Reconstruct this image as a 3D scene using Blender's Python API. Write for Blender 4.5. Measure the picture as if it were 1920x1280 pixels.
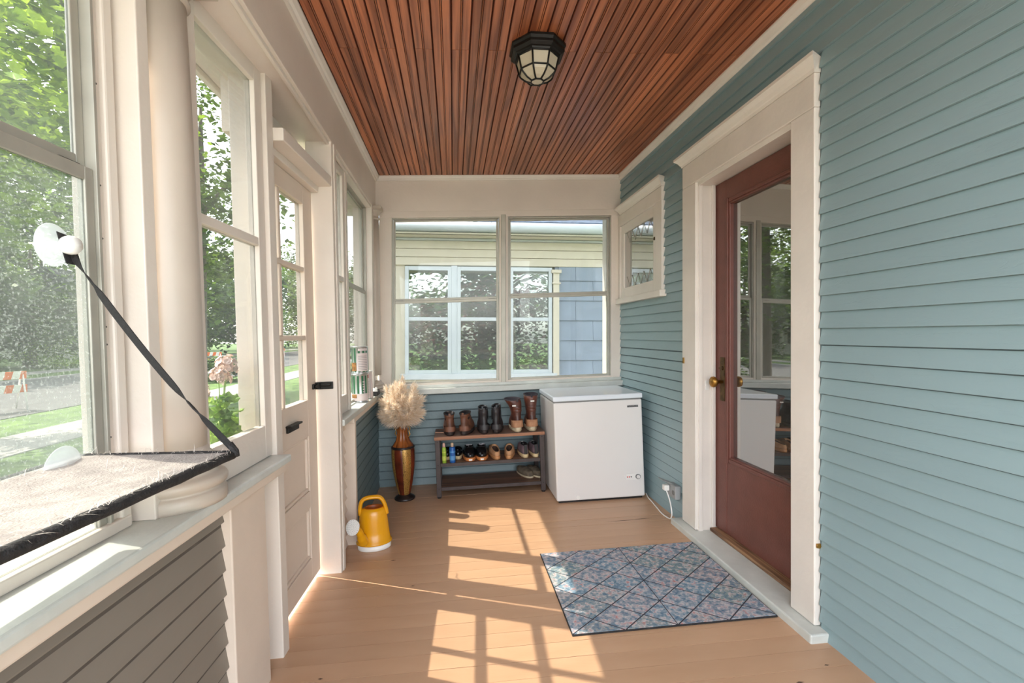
import bpy, math, random
from mathutils import Vector, Matrix
random.seed(7)
S = bpy.context.scene
for o in list(bpy.data.objects): bpy.data.objects.remove(o)
COL = S.collection

# ---------------------------------------------------------------- camera, sky, sun, exposure
cam_d = bpy.data.cameras.new('camera'); cam = bpy.data.objects.new('camera', cam_d); COL.objects.link(cam)
cam.location = (0, 0, 1.18); cam.rotation_euler = (math.radians(90), 0, math.radians(-5))
cam_d.sensor_width = 36; cam_d.lens = 870/1920*36; cam_d.shift_x = 34/1920; cam_d.shift_y = -12/1920
cam_d.clip_start = .02; cam_d.clip_end = 300
S.camera = cam
w = bpy.data.worlds.new('sky'); S.world = w; w.use_nodes = True
wn = w.node_tree; bg = wn.nodes['Background']
sky = wn.nodes.new('ShaderNodeTexSky'); sky.sky_type = 'NISHITA'; sky.sun_disc = False
sky.sun_elevation = math.radians(53); sky.sun_rotation = math.radians(-68); sky.air_density = 1.0; sky.dust_density = 2.0; sky.ozone_density = .6
hs = wn.nodes.new('ShaderNodeHueSaturation'); hs.inputs['Saturation'].default_value = .28
wn.links.new(sky.outputs[0], hs.inputs['Color']); wn.links.new(hs.outputs[0], bg.inputs[0]); bg.inputs[1].default_value = 1.05
sd = bpy.data.lights.new('sun', 'SUN'); sun = bpy.data.objects.new('sun', sd); COL.objects.link(sun)
sd.energy = 11.0; sd.angle = math.radians(.5); sd.color = (1, .93, .82)
sun.rotation_euler = Vector((-.715, .285, 1)).to_track_quat('Z', 'Y').to_euler(); sun.location = (-7, 3, 10)
S.view_settings.view_transform = 'Standard'; S.view_settings.look = 'None'; S.view_settings.gamma = 1
S.view_settings.use_curve_mapping = False; S.view_settings.exposure = .72

K = .035      # the old porch sags towards the street: everything level falls by this much per metre
# ---------------------------------------------------------------- materials
def lin(r, g, b):
    f = lambda c: (c/255/12.92) if c/255 <= .04045 else ((c/255+.055)/1.055)**2.4
    return (f(r), f(g), f(b), 1)
def mat(name): 
    m = bpy.data.materials.new(name); m.use_nodes = True
    return m, m.node_tree.nodes, m.node_tree.links, m.node_tree.nodes['Principled BSDF']
def paint(name, col, rough=.5, var=.06, scale=6, bump=.15, bscale=60, metal=0, stretch=(1,1,1), rnd=.0, spec=.5, cracks=0, dark=None):
    """solid colour with soft variation, fine relief, per-piece tone"""
    m, N, L, P = mat(name)
    tc = N.new('ShaderNodeTexCoord'); mp = N.new('ShaderNodeMapping'); mp.inputs['Scale'].default_value = stretch
    L.new(tc.outputs['Object'], mp.inputs[0])
    n1 = N.new('ShaderNodeTexNoise'); n1.inputs['Scale'].default_value = scale; n1.inputs['Detail'].default_value = 4
    L.new(mp.outputs[0], n1.inputs['Vector'])
    mx = N.new('ShaderNodeMix'); mx.data_type = 'RGBA'
    c = Vector(col[:3])
    d = Vector(dark[:3]) if dark else c*(1-2.2*var)
    mx.inputs['A'].default_value = (*d, 1); mx.inputs['B'].default_value = (*[min(1, v) for v in c*(1+var)], 1)
    cr = N.new('ShaderNodeMapRange'); cr.inputs[1].default_value = .3; cr.inputs[2].default_value = .7
    L.new(n1.outputs[0], cr.inputs[0]); L.new(cr.outputs[0], mx.inputs['Factor'])
    out = mx.outputs['Result']
    if rnd:
        oi = N.new('ShaderNodeObjectInfo'); hv = N.new('ShaderNodeHueSaturation')
        mr = N.new('ShaderNodeMapRange'); mr.inputs[3].default_value = 1-rnd; mr.inputs[4].default_value = 1+rnd
        L.new(oi.outputs['Random'], mr.inputs[0]); L.new(mr.outputs[0], hv.inputs['Value']); L.new(out, hv.inputs['Color']); out = hv.outputs[0]
    L.new(out, P.inputs['Base Color'])
    P.inputs['Roughness'].default_value = rough; P.inputs['Metallic'].default_value = metal
    P.inputs['Specular IOR Level'].default_value = spec
    n2 = N.new('ShaderNodeTexNoise'); n2.inputs['Scale'].default_value = bscale; n2.inputs['Detail'].default_value = 3
    L.new(mp.outputs[0], n2.inputs['Vector'])
    b = N.new('ShaderNodeBump'); b.inputs['Strength'].default_value = bump; b.inputs['Distance'].default_value = .004
    L.new(n2.outputs[0], b.inputs['Height'])
    if cracks:
        vo = N.new('ShaderNodeTexNoise'); vo.inputs['Scale'].default_value = 3.0; vo.inputs['Detail'].default_value = 6; vo.inputs['Distortion'].default_value = .6
        mp2 = N.new('ShaderNodeMapping'); mp2.inputs['Scale'].default_value = (6, 1, 7); L.new(tc.outputs['Object'], mp2.inputs[0]); L.new(mp2.outputs[0], vo.inputs['Vector'])
        a = N.new('ShaderNodeMath'); a.operation = 'SUBTRACT'; a.inputs[1].default_value = .5; L.new(vo.outputs[0], a.inputs[0])
        ab = N.new('ShaderNodeMath'); ab.operation = 'ABSOLUTE'; L.new(a.outputs[0], ab.inputs[0])
        r2 = N.new('ShaderNodeMapRange'); r2.inputs[1].default_value = 0; r2.inputs[2].default_value = .012; L.new(ab.outputs[0], r2.inputs[0])
        b2 = N.new('ShaderNodeBump'); b2.inputs['Strength'].default_value = cracks; b2.inputs['Distance'].default_value = .004
        L.new(r2.outputs[0], b2.inputs['Height']); L.new(b.outputs[0], b2.inputs['Normal']); L.new(b2.outputs[0], P.inputs['Normal'])
    else: L.new(b.outputs[0], P.inputs['Normal'])
    return m
def facing(N, L, base):
    """Schlick reflectance that is the same on both faces of a thin pane"""
    ge = N.new('ShaderNodeNewGeometry'); dt = N.new('ShaderNodeVectorMath'); dt.operation = 'DOT_PRODUCT'
    L.new(ge.outputs['Normal'], dt.inputs[0]); L.new(ge.outputs['Incoming'], dt.inputs[1])
    ab = N.new('ShaderNodeMath'); ab.operation = 'ABSOLUTE'; L.new(dt.outputs['Value'], ab.inputs[0])
    iv = N.new('ShaderNodeMath'); iv.operation = 'SUBTRACT'; iv.inputs[0].default_value = 1; L.new(ab.outputs[0], iv.inputs[1])
    pw_ = N.new('ShaderNodeMath'); pw_.operation = 'POWER'; pw_.inputs[1].default_value = 5; L.new(iv.outputs[0], pw_.inputs[0])
    ad = N.new('ShaderNodeMath'); ad.operation = 'MULTIPLY_ADD'; ad.inputs[1].default_value = .7; ad.inputs[2].default_value = base; ad.use_clamp = True
    L.new(pw_.outputs[0], ad.inputs[0]); return ad
def glass(name, tint=(.60,.61,.60), gloss=.07, dirt=.03, speck=0.0, dirtcol=(.8,.82,.8)):
    m, N, L, P = mat(name); N.remove(P)
    out = N['Material Output']
    tr = N.new('ShaderNodeBsdfTransparent'); tr.inputs[0].default_value = (*tint, 1)
    gl = N.new('ShaderNodeBsdfGlossy'); gl.inputs['Roughness'].default_value = .02
    ad = facing(N, L, gloss)
    m1 = N.new('ShaderNodeMixShader'); L.new(ad.outputs[0], m1.inputs[0]); L.new(tr.outputs[0], m1.inputs[1]); L.new(gl.outputs[0], m1.inputs[2])
    tl = N.new('ShaderNodeBsdfTranslucent'); tl.inputs[0].default_value = (*dirtcol, 1)
    df = N.new('ShaderNodeBsdfDiffuse'); df.inputs[0].default_value = (*dirtcol, 1)
    m0 = N.new('ShaderNodeMixShader'); L.new(tl.outputs[0], m0.inputs[1]); L.new(df.outputs[0], m0.inputs[2])
    m2 = N.new('ShaderNodeMixShader'); L.new(m1.outputs[0], m2.inputs[1]); L.new(m0.outputs[0], m2.inputs[2])
    tc = N.new('ShaderNodeTexCoord'); nz = N.new('ShaderNodeTexNoise'); nz.inputs['Scale'].default_value = 4; nz.inputs['Detail'].default_value = 5
    L.new(tc.outputs['Object'], nz.inputs['Vector'])
    mr = N.new('ShaderNodeMapRange'); mr.inputs[1].default_value = .3; mr.inputs[2].default_value = .75; mr.inputs[3].default_value = dirt*.4; mr.inputs[4].default_value = dirt*1.6
    L.new(nz.outputs[0], mr.inputs[0]); f = mr.outputs[0]
    if speck:
        n3 = N.new('ShaderNodeTexNoise'); n3.inputs['Scale'].default_value = 190; n3.inputs['Detail'].default_value = 2; L.new(tc.outputs['Object'], n3.inputs['Vector'])
        r3 = N.new('ShaderNodeMapRange'); r3.inputs[1].default_value = .56; r3.inputs[2].default_value = .72; r3.inputs[4].default_value = speck; L.new(n3.outputs[0], r3.inputs[0])
        a3 = N.new('ShaderNodeMath'); a3.operation = 'ADD'; a3.use_clamp = True; L.new(f, a3.inputs[0]); L.new(r3.outputs[0], a3.inputs[1]); f = a3.outputs[0]
    L.new(f, m2.inputs[0]); L.new(m2.outputs[0], out.inputs[0])
    return m
def darkglass(name, refl=.35, col=(.02,.022,.02)):
    m, N, L, P = mat(name)
    P.inputs['Base Color'].default_value = (*col, 1); P.inputs['Roughness'].default_value = .5
    gl = N.new('ShaderNodeBsdfGlossy'); gl.inputs['Roughness'].default_value = .015
    ad = facing(N, L, refl)
    mx = N.new('ShaderNodeMixShader'); L.new(ad.outputs[0], mx.inputs[0]); L.new(P.outputs[0], mx.inputs[1]); L.new(gl.outputs[0], mx.inputs[2])
    L.new(mx.outputs[0], N['Material Output'].inputs[0])
    return m
def woodgrain(name, c1, c2, rough=.35, axis='y', rnd=.22, scale=1.0, knots=True, spec=.5):
    m, N, L, P = mat(name)
    tc = N.new('ShaderNodeTexCoord'); oi = N.new('ShaderNodeObjectInfo')
    va = N.new('ShaderNodeVectorMath'); va.operation = 'ADD'
    cb = N.new('ShaderNodeVectorMath'); cb.operation = 'SCALE'; cb.inputs[0].default_value = (13, 17, 7); L.new(oi.outputs['Random'], cb.inputs['Scale'])
    L.new(tc.outputs['Object'], va.inputs[0]); L.new(cb.outputs[0], va.inputs[1])
    mp = N.new('ShaderNodeMapping'); mp.inputs['Scale'].default_value = (40*scale, 1.4*scale, 40*scale) if axis == 'y' else (1.4*scale, 40*scale, 40*scale)
    L.new(va.outputs[0], mp.inputs[0])
    n = N.new('ShaderNodeTexNoise'); n.inputs['Scale'].default_value = 1.2; n.inputs['Detail'].default_value = 6; n.inputs['Distortion'].default_value = 1.4
    L.new(mp.outputs[0], n.inputs['Vector'])
    r = N.new('ShaderNodeValToRGB'); r.color_ramp.elements[0].position = .34; r.color_ramp.elements[1].position = .66
    r.color_ramp.elements[0].color = c1; r.color_ramp.elements[1].color = c2
    L.new(n.outputs[0], r.inputs[0])
    hv = N.new('ShaderNodeHueSaturation'); mr = N.new('ShaderNodeMapRange'); mr.inputs[3].default_value = 1-rnd; mr.inputs[4].default_value = 1+rnd
    L.new(oi.outputs['Random'], mr.inputs[0]); L.new(mr.outputs[0], hv.inputs['Value']); L.new(r.outputs[0], hv.inputs['Color'])
    L.new(hv.outputs[0], P.inputs['Base Color']); P.inputs['Roughness'].default_value = rough; P.inputs['Specular IOR Level'].default_value = spec
    b = N.new('ShaderNodeBump'); b.inputs['Strength'].default_value = .25; b.inputs['Distance'].default_value = .002; L.new(n.outputs[0], b.inputs['Height']); L.new(b.outputs[0], P.inputs['Normal'])
    return m
def foliage(name, c1, c2, sc=1.2):
    m, N, L, P = mat(name)
    tc = N.new('ShaderNodeTexCoord'); n = N.new('ShaderNodeTexNoise'); n.inputs['Scale'].default_value = sc; n.inputs['Detail'].default_value = 5
    L.new(tc.outputs['Object'], n.inputs['Vector'])
    wn_ = N.new('ShaderNodeTexWhiteNoise'); L.new(tc.outputs['Object'], wn_.inputs['Vector'])
    ge = N.new('ShaderNodeNewGeometry')
    r = N.new('ShaderNodeMix'); r.data_type = 'RGBA'; r.inputs['A'].default_value = c1; r.inputs['B'].default_value = c2
    ad = N.new('ShaderNodeMath'); ad.operation = 'MULTIPLY_ADD'; ad.inputs[1].default_value = .8; ad.inputs[2].default_value = -.4
    L.new(ge.outputs['Random Per Island'], ad.inputs[0])
    a2 = N.new('ShaderNodeMath'); a2.operation = 'ADD'; a2.use_clamp = True; L.new(n.outputs[0], a2.inputs[0]); L.new(ad.outputs[0], a2.inputs[1])
    L.new(a2.outputs[0], r.inputs['Factor']); L.new(r.outputs['Result'], P.inputs['Base Color']); P.inputs['Roughness'].default_value = .5
    tl = N.new('ShaderNodeBsdfTranslucent'); hv = N.new('ShaderNodeHueSaturation'); hv.inputs['Value'].default_value = 1.5; hv.inputs['Hue'].default_value = .48
    L.new(r.outputs['Result'], hv.inputs['Color']); L.new(hv.outputs[0], tl.inputs[0])
    mx = N.new('ShaderNodeMixShader'); mx.inputs[0].default_value = .45; L.new(P.outputs[0], mx.inputs[1]); L.new(tl.outputs[0], mx.inputs[2])
    L.new(mx.outputs[0], N['Material Output'].inputs[0])
    return m

CREAM = paint('cream_paint', lin(222,211,199), .45, .03, 3, .25, 45, cracks=0)
CREAM_P = paint('cream_panel_paint', lin(222,205,188), .5, .03, 4, .3, 30)
WHITE = paint('white_trim_paint', lin(228,220,210), .4, .03, 5, .35, 26)
SILL = paint('sill_paint', lin(204,206,199), .35, .06, 8, .35, 40)
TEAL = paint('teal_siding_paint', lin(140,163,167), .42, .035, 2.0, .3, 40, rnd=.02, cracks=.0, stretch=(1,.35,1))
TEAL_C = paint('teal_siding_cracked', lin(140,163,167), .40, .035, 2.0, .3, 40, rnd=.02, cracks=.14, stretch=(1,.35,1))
TEAL_D = paint('teal_siding_shaded_side', lin(106,126,130), .45, .05, 2.0, .3, 40, rnd=.03)  # same teal darkened: shade of the back and far left walls put into colour
TAUPE = paint('grey_siding_paint', lin(132,123,112), .45, .04, 2.0, .3, 30, rnd=.02, stretch=(1,.4,1))
ALU = paint('aged_aluminium', lin(176,172,160), .45, .06, 8, .1, 60, metal=.35)
ALUDK = paint('dark_aluminium_groove', lin(92,88,82), .5, .1, 8, .1, 60, metal=.3)
TANF = paint('tan_floor_paint', lin(192,155,124), .34, .05, 3.5, .18, 25, rnd=.035, stretch=(.4,1.6,1), dark=lin(180,141,109))
GAPM = paint('dark_gap_board', lin(70,52,40), .8, .1)  # dark brown, for backing boards and paint chips
CEILW = woodgrain('stained_beadboard', lin(120,64,38), lin(190,116,76), .30, 'y', .20, .6)
CEILG = woodgrain('stained_groove', lin(74,32,18), lin(120,58,34), .5, 'y', .15, 1)
LAP_SHADE_TEAL = paint('lap_shade_line', lin(86,102,106), .7, .12, 20); LAP_SHADE_T = paint('lap_shade_line_taupe', lin(92,84,76), .7, .12, 20)  # dark colours painted in for the shadow line under each lap
MAROON = paint('maroon_door_paint', lin(112,66,56), .42, .06, 12, .3, 120)
BRASS = paint('aged_brass', lin(178,134,66), .35, .2, 30, .2, 80, metal=.9)
BRASSD = paint('tarnished_brass', lin(104,84,54), .5, .25, 30, .2, 80, metal=.8)
BLKM = paint('black_metal', lin(28,27,25), .45, .1, 20, .25, 140, metal=.4)
GLA = glass('window_glass', gloss=.02, dirt=.022, speck=.015)
GLADIRTY = glass('dirty_window_glass', gloss=.02, dirt=.11, speck=.26, dirtcol=(.46,.50,.47))
GLAHAZE = glass('hazy_upper_glass', gloss=.02, dirt=.04, speck=.02, dirtcol=(.8,.85,.85))
DOORGL = darkglass('entry_door_glass', .5, (.03,.03,.026))
LEADGL = darkglass('small_window_glass', .55, (.10,.10,.08))
NEIGL = darkglass('neighbour_window_glass', .22, (.03,.04,.035))
WOODSTRIP = woodgrain('worn_saddle_wood', lin(92,62,44), lin(168,128,92), .6, 'y', .1, 1)
FREEZ = paint('freezer_white_enamel', lin(228,224,220), .25, .01, 2, .02, 80)
FREEZT = paint('freezer_lid_top', lin(226,232,238), .12, .01, 2, .0, 80)
GASK = paint('grey_gasket', lin(120,120,118), .6)
BLACKP = paint('black_plastic', lin(24,24,26), .35, .1)
WHITEP = paint('white_plastic', lin(238,236,230), .3, .02)

# ---------------------------------------------------------------- mesh helpers
class MB:
    def __init__(s): s.v = []; s.f = []; s.mi = []; s.sm = []
    def add(s, vs, fs, mi=0, smooth=False):
        b = len(s.v); s.v += [tuple(v) for v in vs]
        for f in fs: s.f.append(tuple(i+b for i in f)); s.mi.append(mi); s.sm.append(smooth)
    def box(s, x0, x1, y0, y1, z0, z1, mi=0):
        if x0 > x1: x0, x1 = x1, x0
        if y0 > y1: y0, y1 = y1, y0
        if z0 > z1: z0, z1 = z1, z0
        s.add([(x0,y0,z0),(x1,y0,z0),(x1,y1,z0),(x0,y1,z0),(x0,y0,z1),(x1,y0,z1),(x1,y1,z1),(x0,y1,z1)],
              [(0,3,2,1),(4,5,6,7),(0,1,5,4),(1,2,6,5),(2,3,7,6),(3,0,4,7)], mi)
    def loft(s, rings, cap0=True, cap1=True, mi=0, smooth=True, closed=True):
        n = len(rings[0]); vs = [p for r in rings for p in r]; fs = []
        for i in range(len(rings)-1):
            for j in range(n if closed else n-1):
                k = (j+1) % n; fs.append((i*n+j, i*n+k, (i+1)*n+k, (i+1)*n+j))
        s.add(vs, fs, mi, smooth)
        b = len(s.v)-len(vs)
        if cap0: s.f.append(tuple(b+j for j in reversed(range(n)))); s.mi.append(mi); s.sm.append(False)
        if cap1: s.f.append(tuple(b+(len(rings)-1)*n+j for j in range(n))); s.mi.append(mi); s.sm.append(False)
    def lathe(s, prof, n=24, c=(0,0,0), cap0=True, cap1=True, mi=0, sx=1, sy=1, smooth=True, ph=0):
        rings = [[(c[0]+r*sx*math.cos(2*math.pi*j/n+ph), c[1]+r*sy*math.sin(2*math.pi*j/n+ph), c[2]+z) for j in range(n)] for r, z in prof]
        s.loft(rings, cap0, cap1, mi, smooth)
    def tube(s, pts, r, n=8, mi=0, cap=True, flat=None):
        pts = [Vector(p) for p in pts]; rings = []
        rr = r if isinstance(r, (list, tuple)) else [r]*len(pts)
        up = Vector((0,0,1))
        t0 = (pts[1]-pts[0]).normalized()
        if abs(t0.dot(up)) > .9: up = Vector((0,1,0))
        for i, p in enumerate(pts):
            t = (pts[min(i+1, len(pts)-1)]-pts[max(i-1, 0)]).normalized()
            a = t.cross(up).normalized(); b = a.cross(t).normalized(); up = b
            fl = flat or 1
            rings.append([tuple(p + a*rr[i]*math.cos(2*math.pi*j/n) + b*rr[i]*fl*math.sin(2*math.pi*j/n)) for j in range(n)])
        s.loft(rings, cap, cap, mi, True)
    def disc(s, c, nrm, r, th, n=20, mi=0):
        nrm = Vector(nrm).normalized(); s.tube([Vector(c)-nrm*th/2, Vector(c)+nrm*th/2], r, n, mi)
    def xf(s, M, i0=0):
        for i in range(i0, len(s.v)): s.v[i] = tuple(M @ Vector(s.v[i]))
    def warp(s, fn):
        s.v = [fn(*v) for v in s.v]; return s
    def mesh(s, name, mats, loc=(0,0,0)):
        me = bpy.data.meshes.new(name); lx, ly, lz = loc
        me.from_pydata([(x-lx, y-ly, z-lz) for x, y, z in s.v], [], s.f)
        for m in (mats if isinstance(mats, (list, tuple)) else [mats]): me.materials.append(m)
        me.polygons.foreach_set('material_index', s.mi); me.polygons.foreach_set('use_smooth', s.sm); me.update()
        return me
def bev(o, w=.003, seg=2):
    m = o.modifiers.new('bevel', 'BEVEL'); m.width = w; m.segments = seg; m.limit_method = 'ANGLE'; m.angle_limit = math.radians(35); return o
def props(o, label=None, cat=None, group=None, kind=None):
    if label: o['label'] = label
    if cat: o['category'] = cat
    if group: o['group'] = group
    if kind: o['kind'] = kind
    return o
def obj(name, mb, m, parent=None, bevel=0, label=None, kind=None, world=False, recalc=True):
    """one mesh object; world=True: mesh coordinates are world ones, shifted to sit under the parent"""
    if world and parent is not None: loc = tuple(parent.location)
    elif world:
        n = len(mb.v); xs = [v[0] for v in mb.v]; ys = [v[1] for v in mb.v]; zs = [v[2] for v in mb.v]
        loc = ((min(xs)+max(xs))/2, (min(ys)+max(ys))/2, min(zs))
    else: loc = (0,0,0)
    me = mb.mesh(name, m, loc)
    if recalc:
        import bmesh
        b = bmesh.new(); b.from_mesh(me); bmesh.ops.recalc_face_normals(b, faces=b.faces); b.to_mesh(me); b.free()
    o = bpy.data.objects.new(name, me); COL.objects.link(o)
    if parent is not None: o.parent = parent
    elif world: o.location = loc
    if bevel: bev(o, bevel)
    if label: o['label'] = label
    if kind: o['kind'] = kind
    return o
def piece(name, me, parent, loc=(0,0,0), rot=(0,0,0)):
    o = bpy.data.objects.new(name, me); COL.objects.link(o); o.parent = parent; o.location = loc; o.rotation_euler = rot; return o
def empty(name, loc, rz=0, tilt=False):
    o = bpy.data.objects.new(name, None); COL.objects.link(o); o.location = loc; o.empty_display_size = .1
    o.rotation_mode = 'ZYX'; o.rotation_euler = (0, -.037 if tilt else 0, rz); return o
def thing(name, label, cat, loc=(0,0,0), rz=0, group=None, tilt=False):
    return props(empty(name, loc, rz, tilt), label, cat, group)
def copy_tree(o, parent=None):
    c = o.copy(); COL.objects.link(c); c.parent = parent
    for ch in list(o.children): copy_tree(ch, c)
    return c
def struct(name, loc=(0,0,0), label=None): return props(empty(name, loc), label, None, None, 'structure')
fl = lambda x, z=0: z + K*x

# wall mappings: a = along the wall, b = height, c = towards the room
def L_(u, y, z):   # left wall leans outwards and drifts towards the street near the camera
    B = -.06*max(0, 2.7-y)
    return (u + B - (.052-.0115*y)*(z-1.18), y, z + K*(u+.65))
def Wl(x, y, z): return L_(x, y, z)
def Wk(x, y, z): return (x, y, z + K*x)
class Wall:
    def __init__(s, kind, base): s.k = kind; s.b = base
    def box(s, mb, a0, a1, b0, b1, c0, c1, mi=0):
        t = MB()
        if s.k == 'left': t.box(s.b+c0, s.b+c1, a0, a1, b0, b1); t.warp(Wl)
        elif s.k == 'right': t.box(s.b-c0, s.b-c1, a0, a1, b0, b1); t.warp(Wk)
        else: t.box(a0, a1, s.b-c0, s.b-c1, b0, b1); t.warp(Wk)
        mb.add(t.v, t.f, mi)
    def pt(s, a, b, c):
        if s.k == 'left': return Wl(s.b+c, a, b)
        if s.k == 'right': return Wk(s.b-c, a, b)
        return Wk(a, s.b-c, b)
def wbox(W, name, a0, a1, b0, b1, c0, c1, m, parent, bevel=.0025, label=None):
    mb = MB(); W.box(mb, a0, a1, b0, b1, c0, c1); return obj(name, mb, m, parent, bevel, label, world=True)
def sash(W, root, a0, a1, b0, b1, st, tr, br, cols, rows, mw, c0, c1, m, gm, names=('stile','rail','muntin','pane'), rail_c=None):
    """wooden or aluminium sash: stiles, rails, muntins and every pane its own part. cols / rows = muntin centres"""
    wbox(W, names[0], a0, a0+st, b0, b1, c0, c1, m, root); wbox(W, names[0], a1-st, a1, b0, b1, c0, c1, m, root)
    wbox(W, names[1], a0+st, a1-st, b0, b0+br, c0, c1, m, root); wbox(W, names[1], a0+st, a1-st, b1-tr, b1, c0, c1, m, root)
    cs = [a0+st]+list(cols)+[a1-st]; rs = [b0+br]+list(rows)+[b1-tr]
    for r in rows: wbox(W, names[2], a0+st, a1-st, r-mw/2, r+mw/2, c0+.002, c1-.002, m, root)
    for c in cols:
        for i in range(len(rs)-1):
            wbox(W, names[2], c-mw/2, c+mw/2, rs[i]+(mw/2 if i else 0), rs[i+1]-(mw/2 if i < len(rs)-2 else 0), c0+.002, c1-.002, m, root)
    cm = (c0+c1)/2
    for i in range(len(cs)-1):
        for j in range(len(rs)-1):
            wbox(W, names[3], cs[i]+(mw/2 if i else 0), cs[i+1]-(mw/2 if i < len(cs)-2 else 0), rs[j]+(mw/2 if j else 0), rs[j+1]-(mw/2 if j < len(rs)-2 else 0), cm-.0015, cm+.0015, gm if not isinstance(gm, list) else gm[j], root, 0)
# ---------------------------------------------------------------- floor: painted boards laid across the porch
YB, YF, YC = -.80, 3.74, -.60    # floor starts behind the camera; the ceiling starts at YC
floor = struct('floor', (0, 0, 0))
mb = MB(); mb.box(-1.05, 1.6, YB, YF+.1, -.12, -.024); mb.warp(Wk); obj('subfloor', mb, GAPM, floor, world=True)
pw = .0845
mb = MB(); mb.box(-.95, 1.52, .0009, pw-.0009, -.022, 0); mb.warp(Wk); me = mb.mesh('plank', TANF)
mbw = MB(); mbw.box(-.95, 1.52, .0032, pw-.0010, -.022, 0); mbw.warp(Wk); mew = mbw.mesh('plank_worn', TANF)
y = YB; i = 0
while y < YF:
    wide = abs(y-2.825) < pw/2
    o = piece('plank', mew if wide else me, floor, (0, y, random.uniform(-.0006, .0006)))
    if i == 0: bev(o, .001, 1)
    y += pw; i += 1
# a long crack and small dark chips in the paint
mb = MB()
for (x0, yy, ln) in ((.93,2.78,.30),(1.12,2.79,.12),(-.33,2.49,.03),(-.2,2.22,.02),(1.27,1.49,.02),(1.12,1.43,.03),(1.0,1.95,.0),(-.47,1.66,.02),(.86,1.42,.02)):
    if ln: mb.add([(x0,yy,.0008),(x0+ln*.5,yy-.003,.0008),(x0+ln,yy,.0008),(x0+ln*.4,yy+.004,.0008)], [(0,1,2,3)])
mb.warp(Wk); obj('paint_chip', mb, GAPM, floor, world=True, kind='stuff')

# ---------------------------------------------------------------- ceiling: stained beadboard running into the depth
ceil = struct('ceiling', (0, 0, 2.45))
mb = MB(); mb.box(-1.0, 1.5, YC, YF+.1, 2.462, 2.5); mb.warp(Wk); obj('ceiling_backing', mb, GAPM, ceil, world=True)
bw = .0815
def bead_plank(name, y0, y1):
    # profile across: groove, flat, double bead, flat, groove
    p = [(.0008,.012),(.0012,.004),(.0040,.0),(.0355,.0),(.0366,.0040),(.0378,.0040),(.0388,.0005),(.0408,-.0008),(.0428,.0005),(.0438,.0040),(.0450,.0040),(.0461,0),(bw-.0045,0),(bw-.0014,.004),(bw-.0008,.012)]
    m = MB(); rings = [[(x, yy, z) for x, z in p] for yy in (y0, y1)]
    m.loft(rings, False, False, 0, False, closed=False)
    for k in (4, 8): 
        pass
    m.add([rings[0][i] for i in range(len(p))], [tuple(range(len(p)))]); m.add([rings[1][i] for i in range(len(p))], [tuple(reversed(range(len(p))))])
    for i, f in enumerate(m.f):
        if len(f) == 4:
            xs = [m.v[j][0] for j in f]; zs = [m.v[j][2] for j in f]
            if min(zs) > -.001 and max(zs) >= .0035 : m.mi[i] = 1
    return m.mesh(name, [CEILW, CEILG])
JA, JB = 2.075, .5
mA = bead_plank('plank', YC, JA-.0012); mB = bead_plank('plank', JA+.0012, YF); mC = bead_plank('plank', YC, YF); mD = bead_plank('plank', YC, JB); mE = bead_plank('plank', JB+.002, YF)
n = 0; x = -.66
while x < 1.40:
    rt = (0, -K, 0); z = K*x + random.uniform(0, .0012)
    if n % 2 == 0:
        for m in (mA, mB): piece('plank', m, ceil, (x, 0, z), rt)
    elif n % 3 == 0:
        for m in (mD, mE): piece('plank', m, ceil, (x, 0, z), rt)
    else: piece('plank', mC, ceil, (x, 0, z), rt)
    x += bw; n += 1

# ---------------------------------------------------------------- clapboard helper
def clap(W, root, spans, b0, b1, pitch, m, name='clapboard', out=.013, base=0.0, th0=.0015, lap_shade=.006):
    """lapped boards with the shadow under each lap painted in as a dark line; spans(bmid) -> list of (a0, a1)"""
    b = b0
    while b < b1-.005:
        t = min(b+pitch, b1)
        for a0, a1 in spans((b+t)/2):
            q = MB()
            jit = random.uniform(-.0008, .0008); g = t-lap_shade; cg = base+th0+(out-th0)*lap_shade/(pitch+.001)
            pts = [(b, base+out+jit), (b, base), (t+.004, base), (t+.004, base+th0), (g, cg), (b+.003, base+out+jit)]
            v = [W.pt(a0, z, c) for z, c in pts] + [W.pt(a1, z, c) for z, c in pts]
            k = len(pts)
            q.add(v, [tuple(range(k)), tuple(reversed(range(k, 2*k)))] + [(i, i+k, (i+1) % k+k, (i+1) % k) for i in range(k)])
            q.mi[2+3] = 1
            obj(name, q, [m, LAP_SHADE_T if m is TAUPE else LAP_SHADE_TEAL], root, 0, world=True)  # second material is the painted lap shadow
        b = t

# ---------------------------------------------------------------- right wall (house wall) with door and small window
WR = Wall('right', 1.385)
wr = struct('wall_right', (1.4, 1.2, 0))
DY0, DY1 = 1.765, 2.505      # door opening
CY0, CY1 = 1.64, 2.655       # casing outside
for a0, a1, b0, b1 in ((YB, DY0-.01, -.03, 2.46), (DY1+.01, 2.99, -.03, 2.46), (DY0-.01, DY1+.01, 1.99, 2.46), (2.99, 3.7, -.03, 1.45), (2.99, 3.7, 2.05, 2.46), (3.69, 4.09, -.9, 2.7)):
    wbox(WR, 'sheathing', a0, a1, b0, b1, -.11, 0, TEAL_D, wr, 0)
def spans_r(z):
    s = [(YB, CY0-.007)] if z < 2.185 else [(YB, 3.735)]
    if z < 2.185:
        s.append((CY1+.004, 2.93 if 1.39 < z < 2.165 else 3.735))
    return s
def sp_near(z): return [spans_r(z)[0]]
def sp_far(z): return spans_r(z)[1:]
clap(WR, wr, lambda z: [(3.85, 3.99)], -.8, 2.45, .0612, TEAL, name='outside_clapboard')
clap(WR, wr, sp_near, -.005, .0612*18-.005, .0612, TEAL_C, lap_shade=.0045); clap(WR, wr, sp_near, .0612*18-.005, 2.45, .0612, TEAL_C, lap_shade=.0005)
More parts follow.
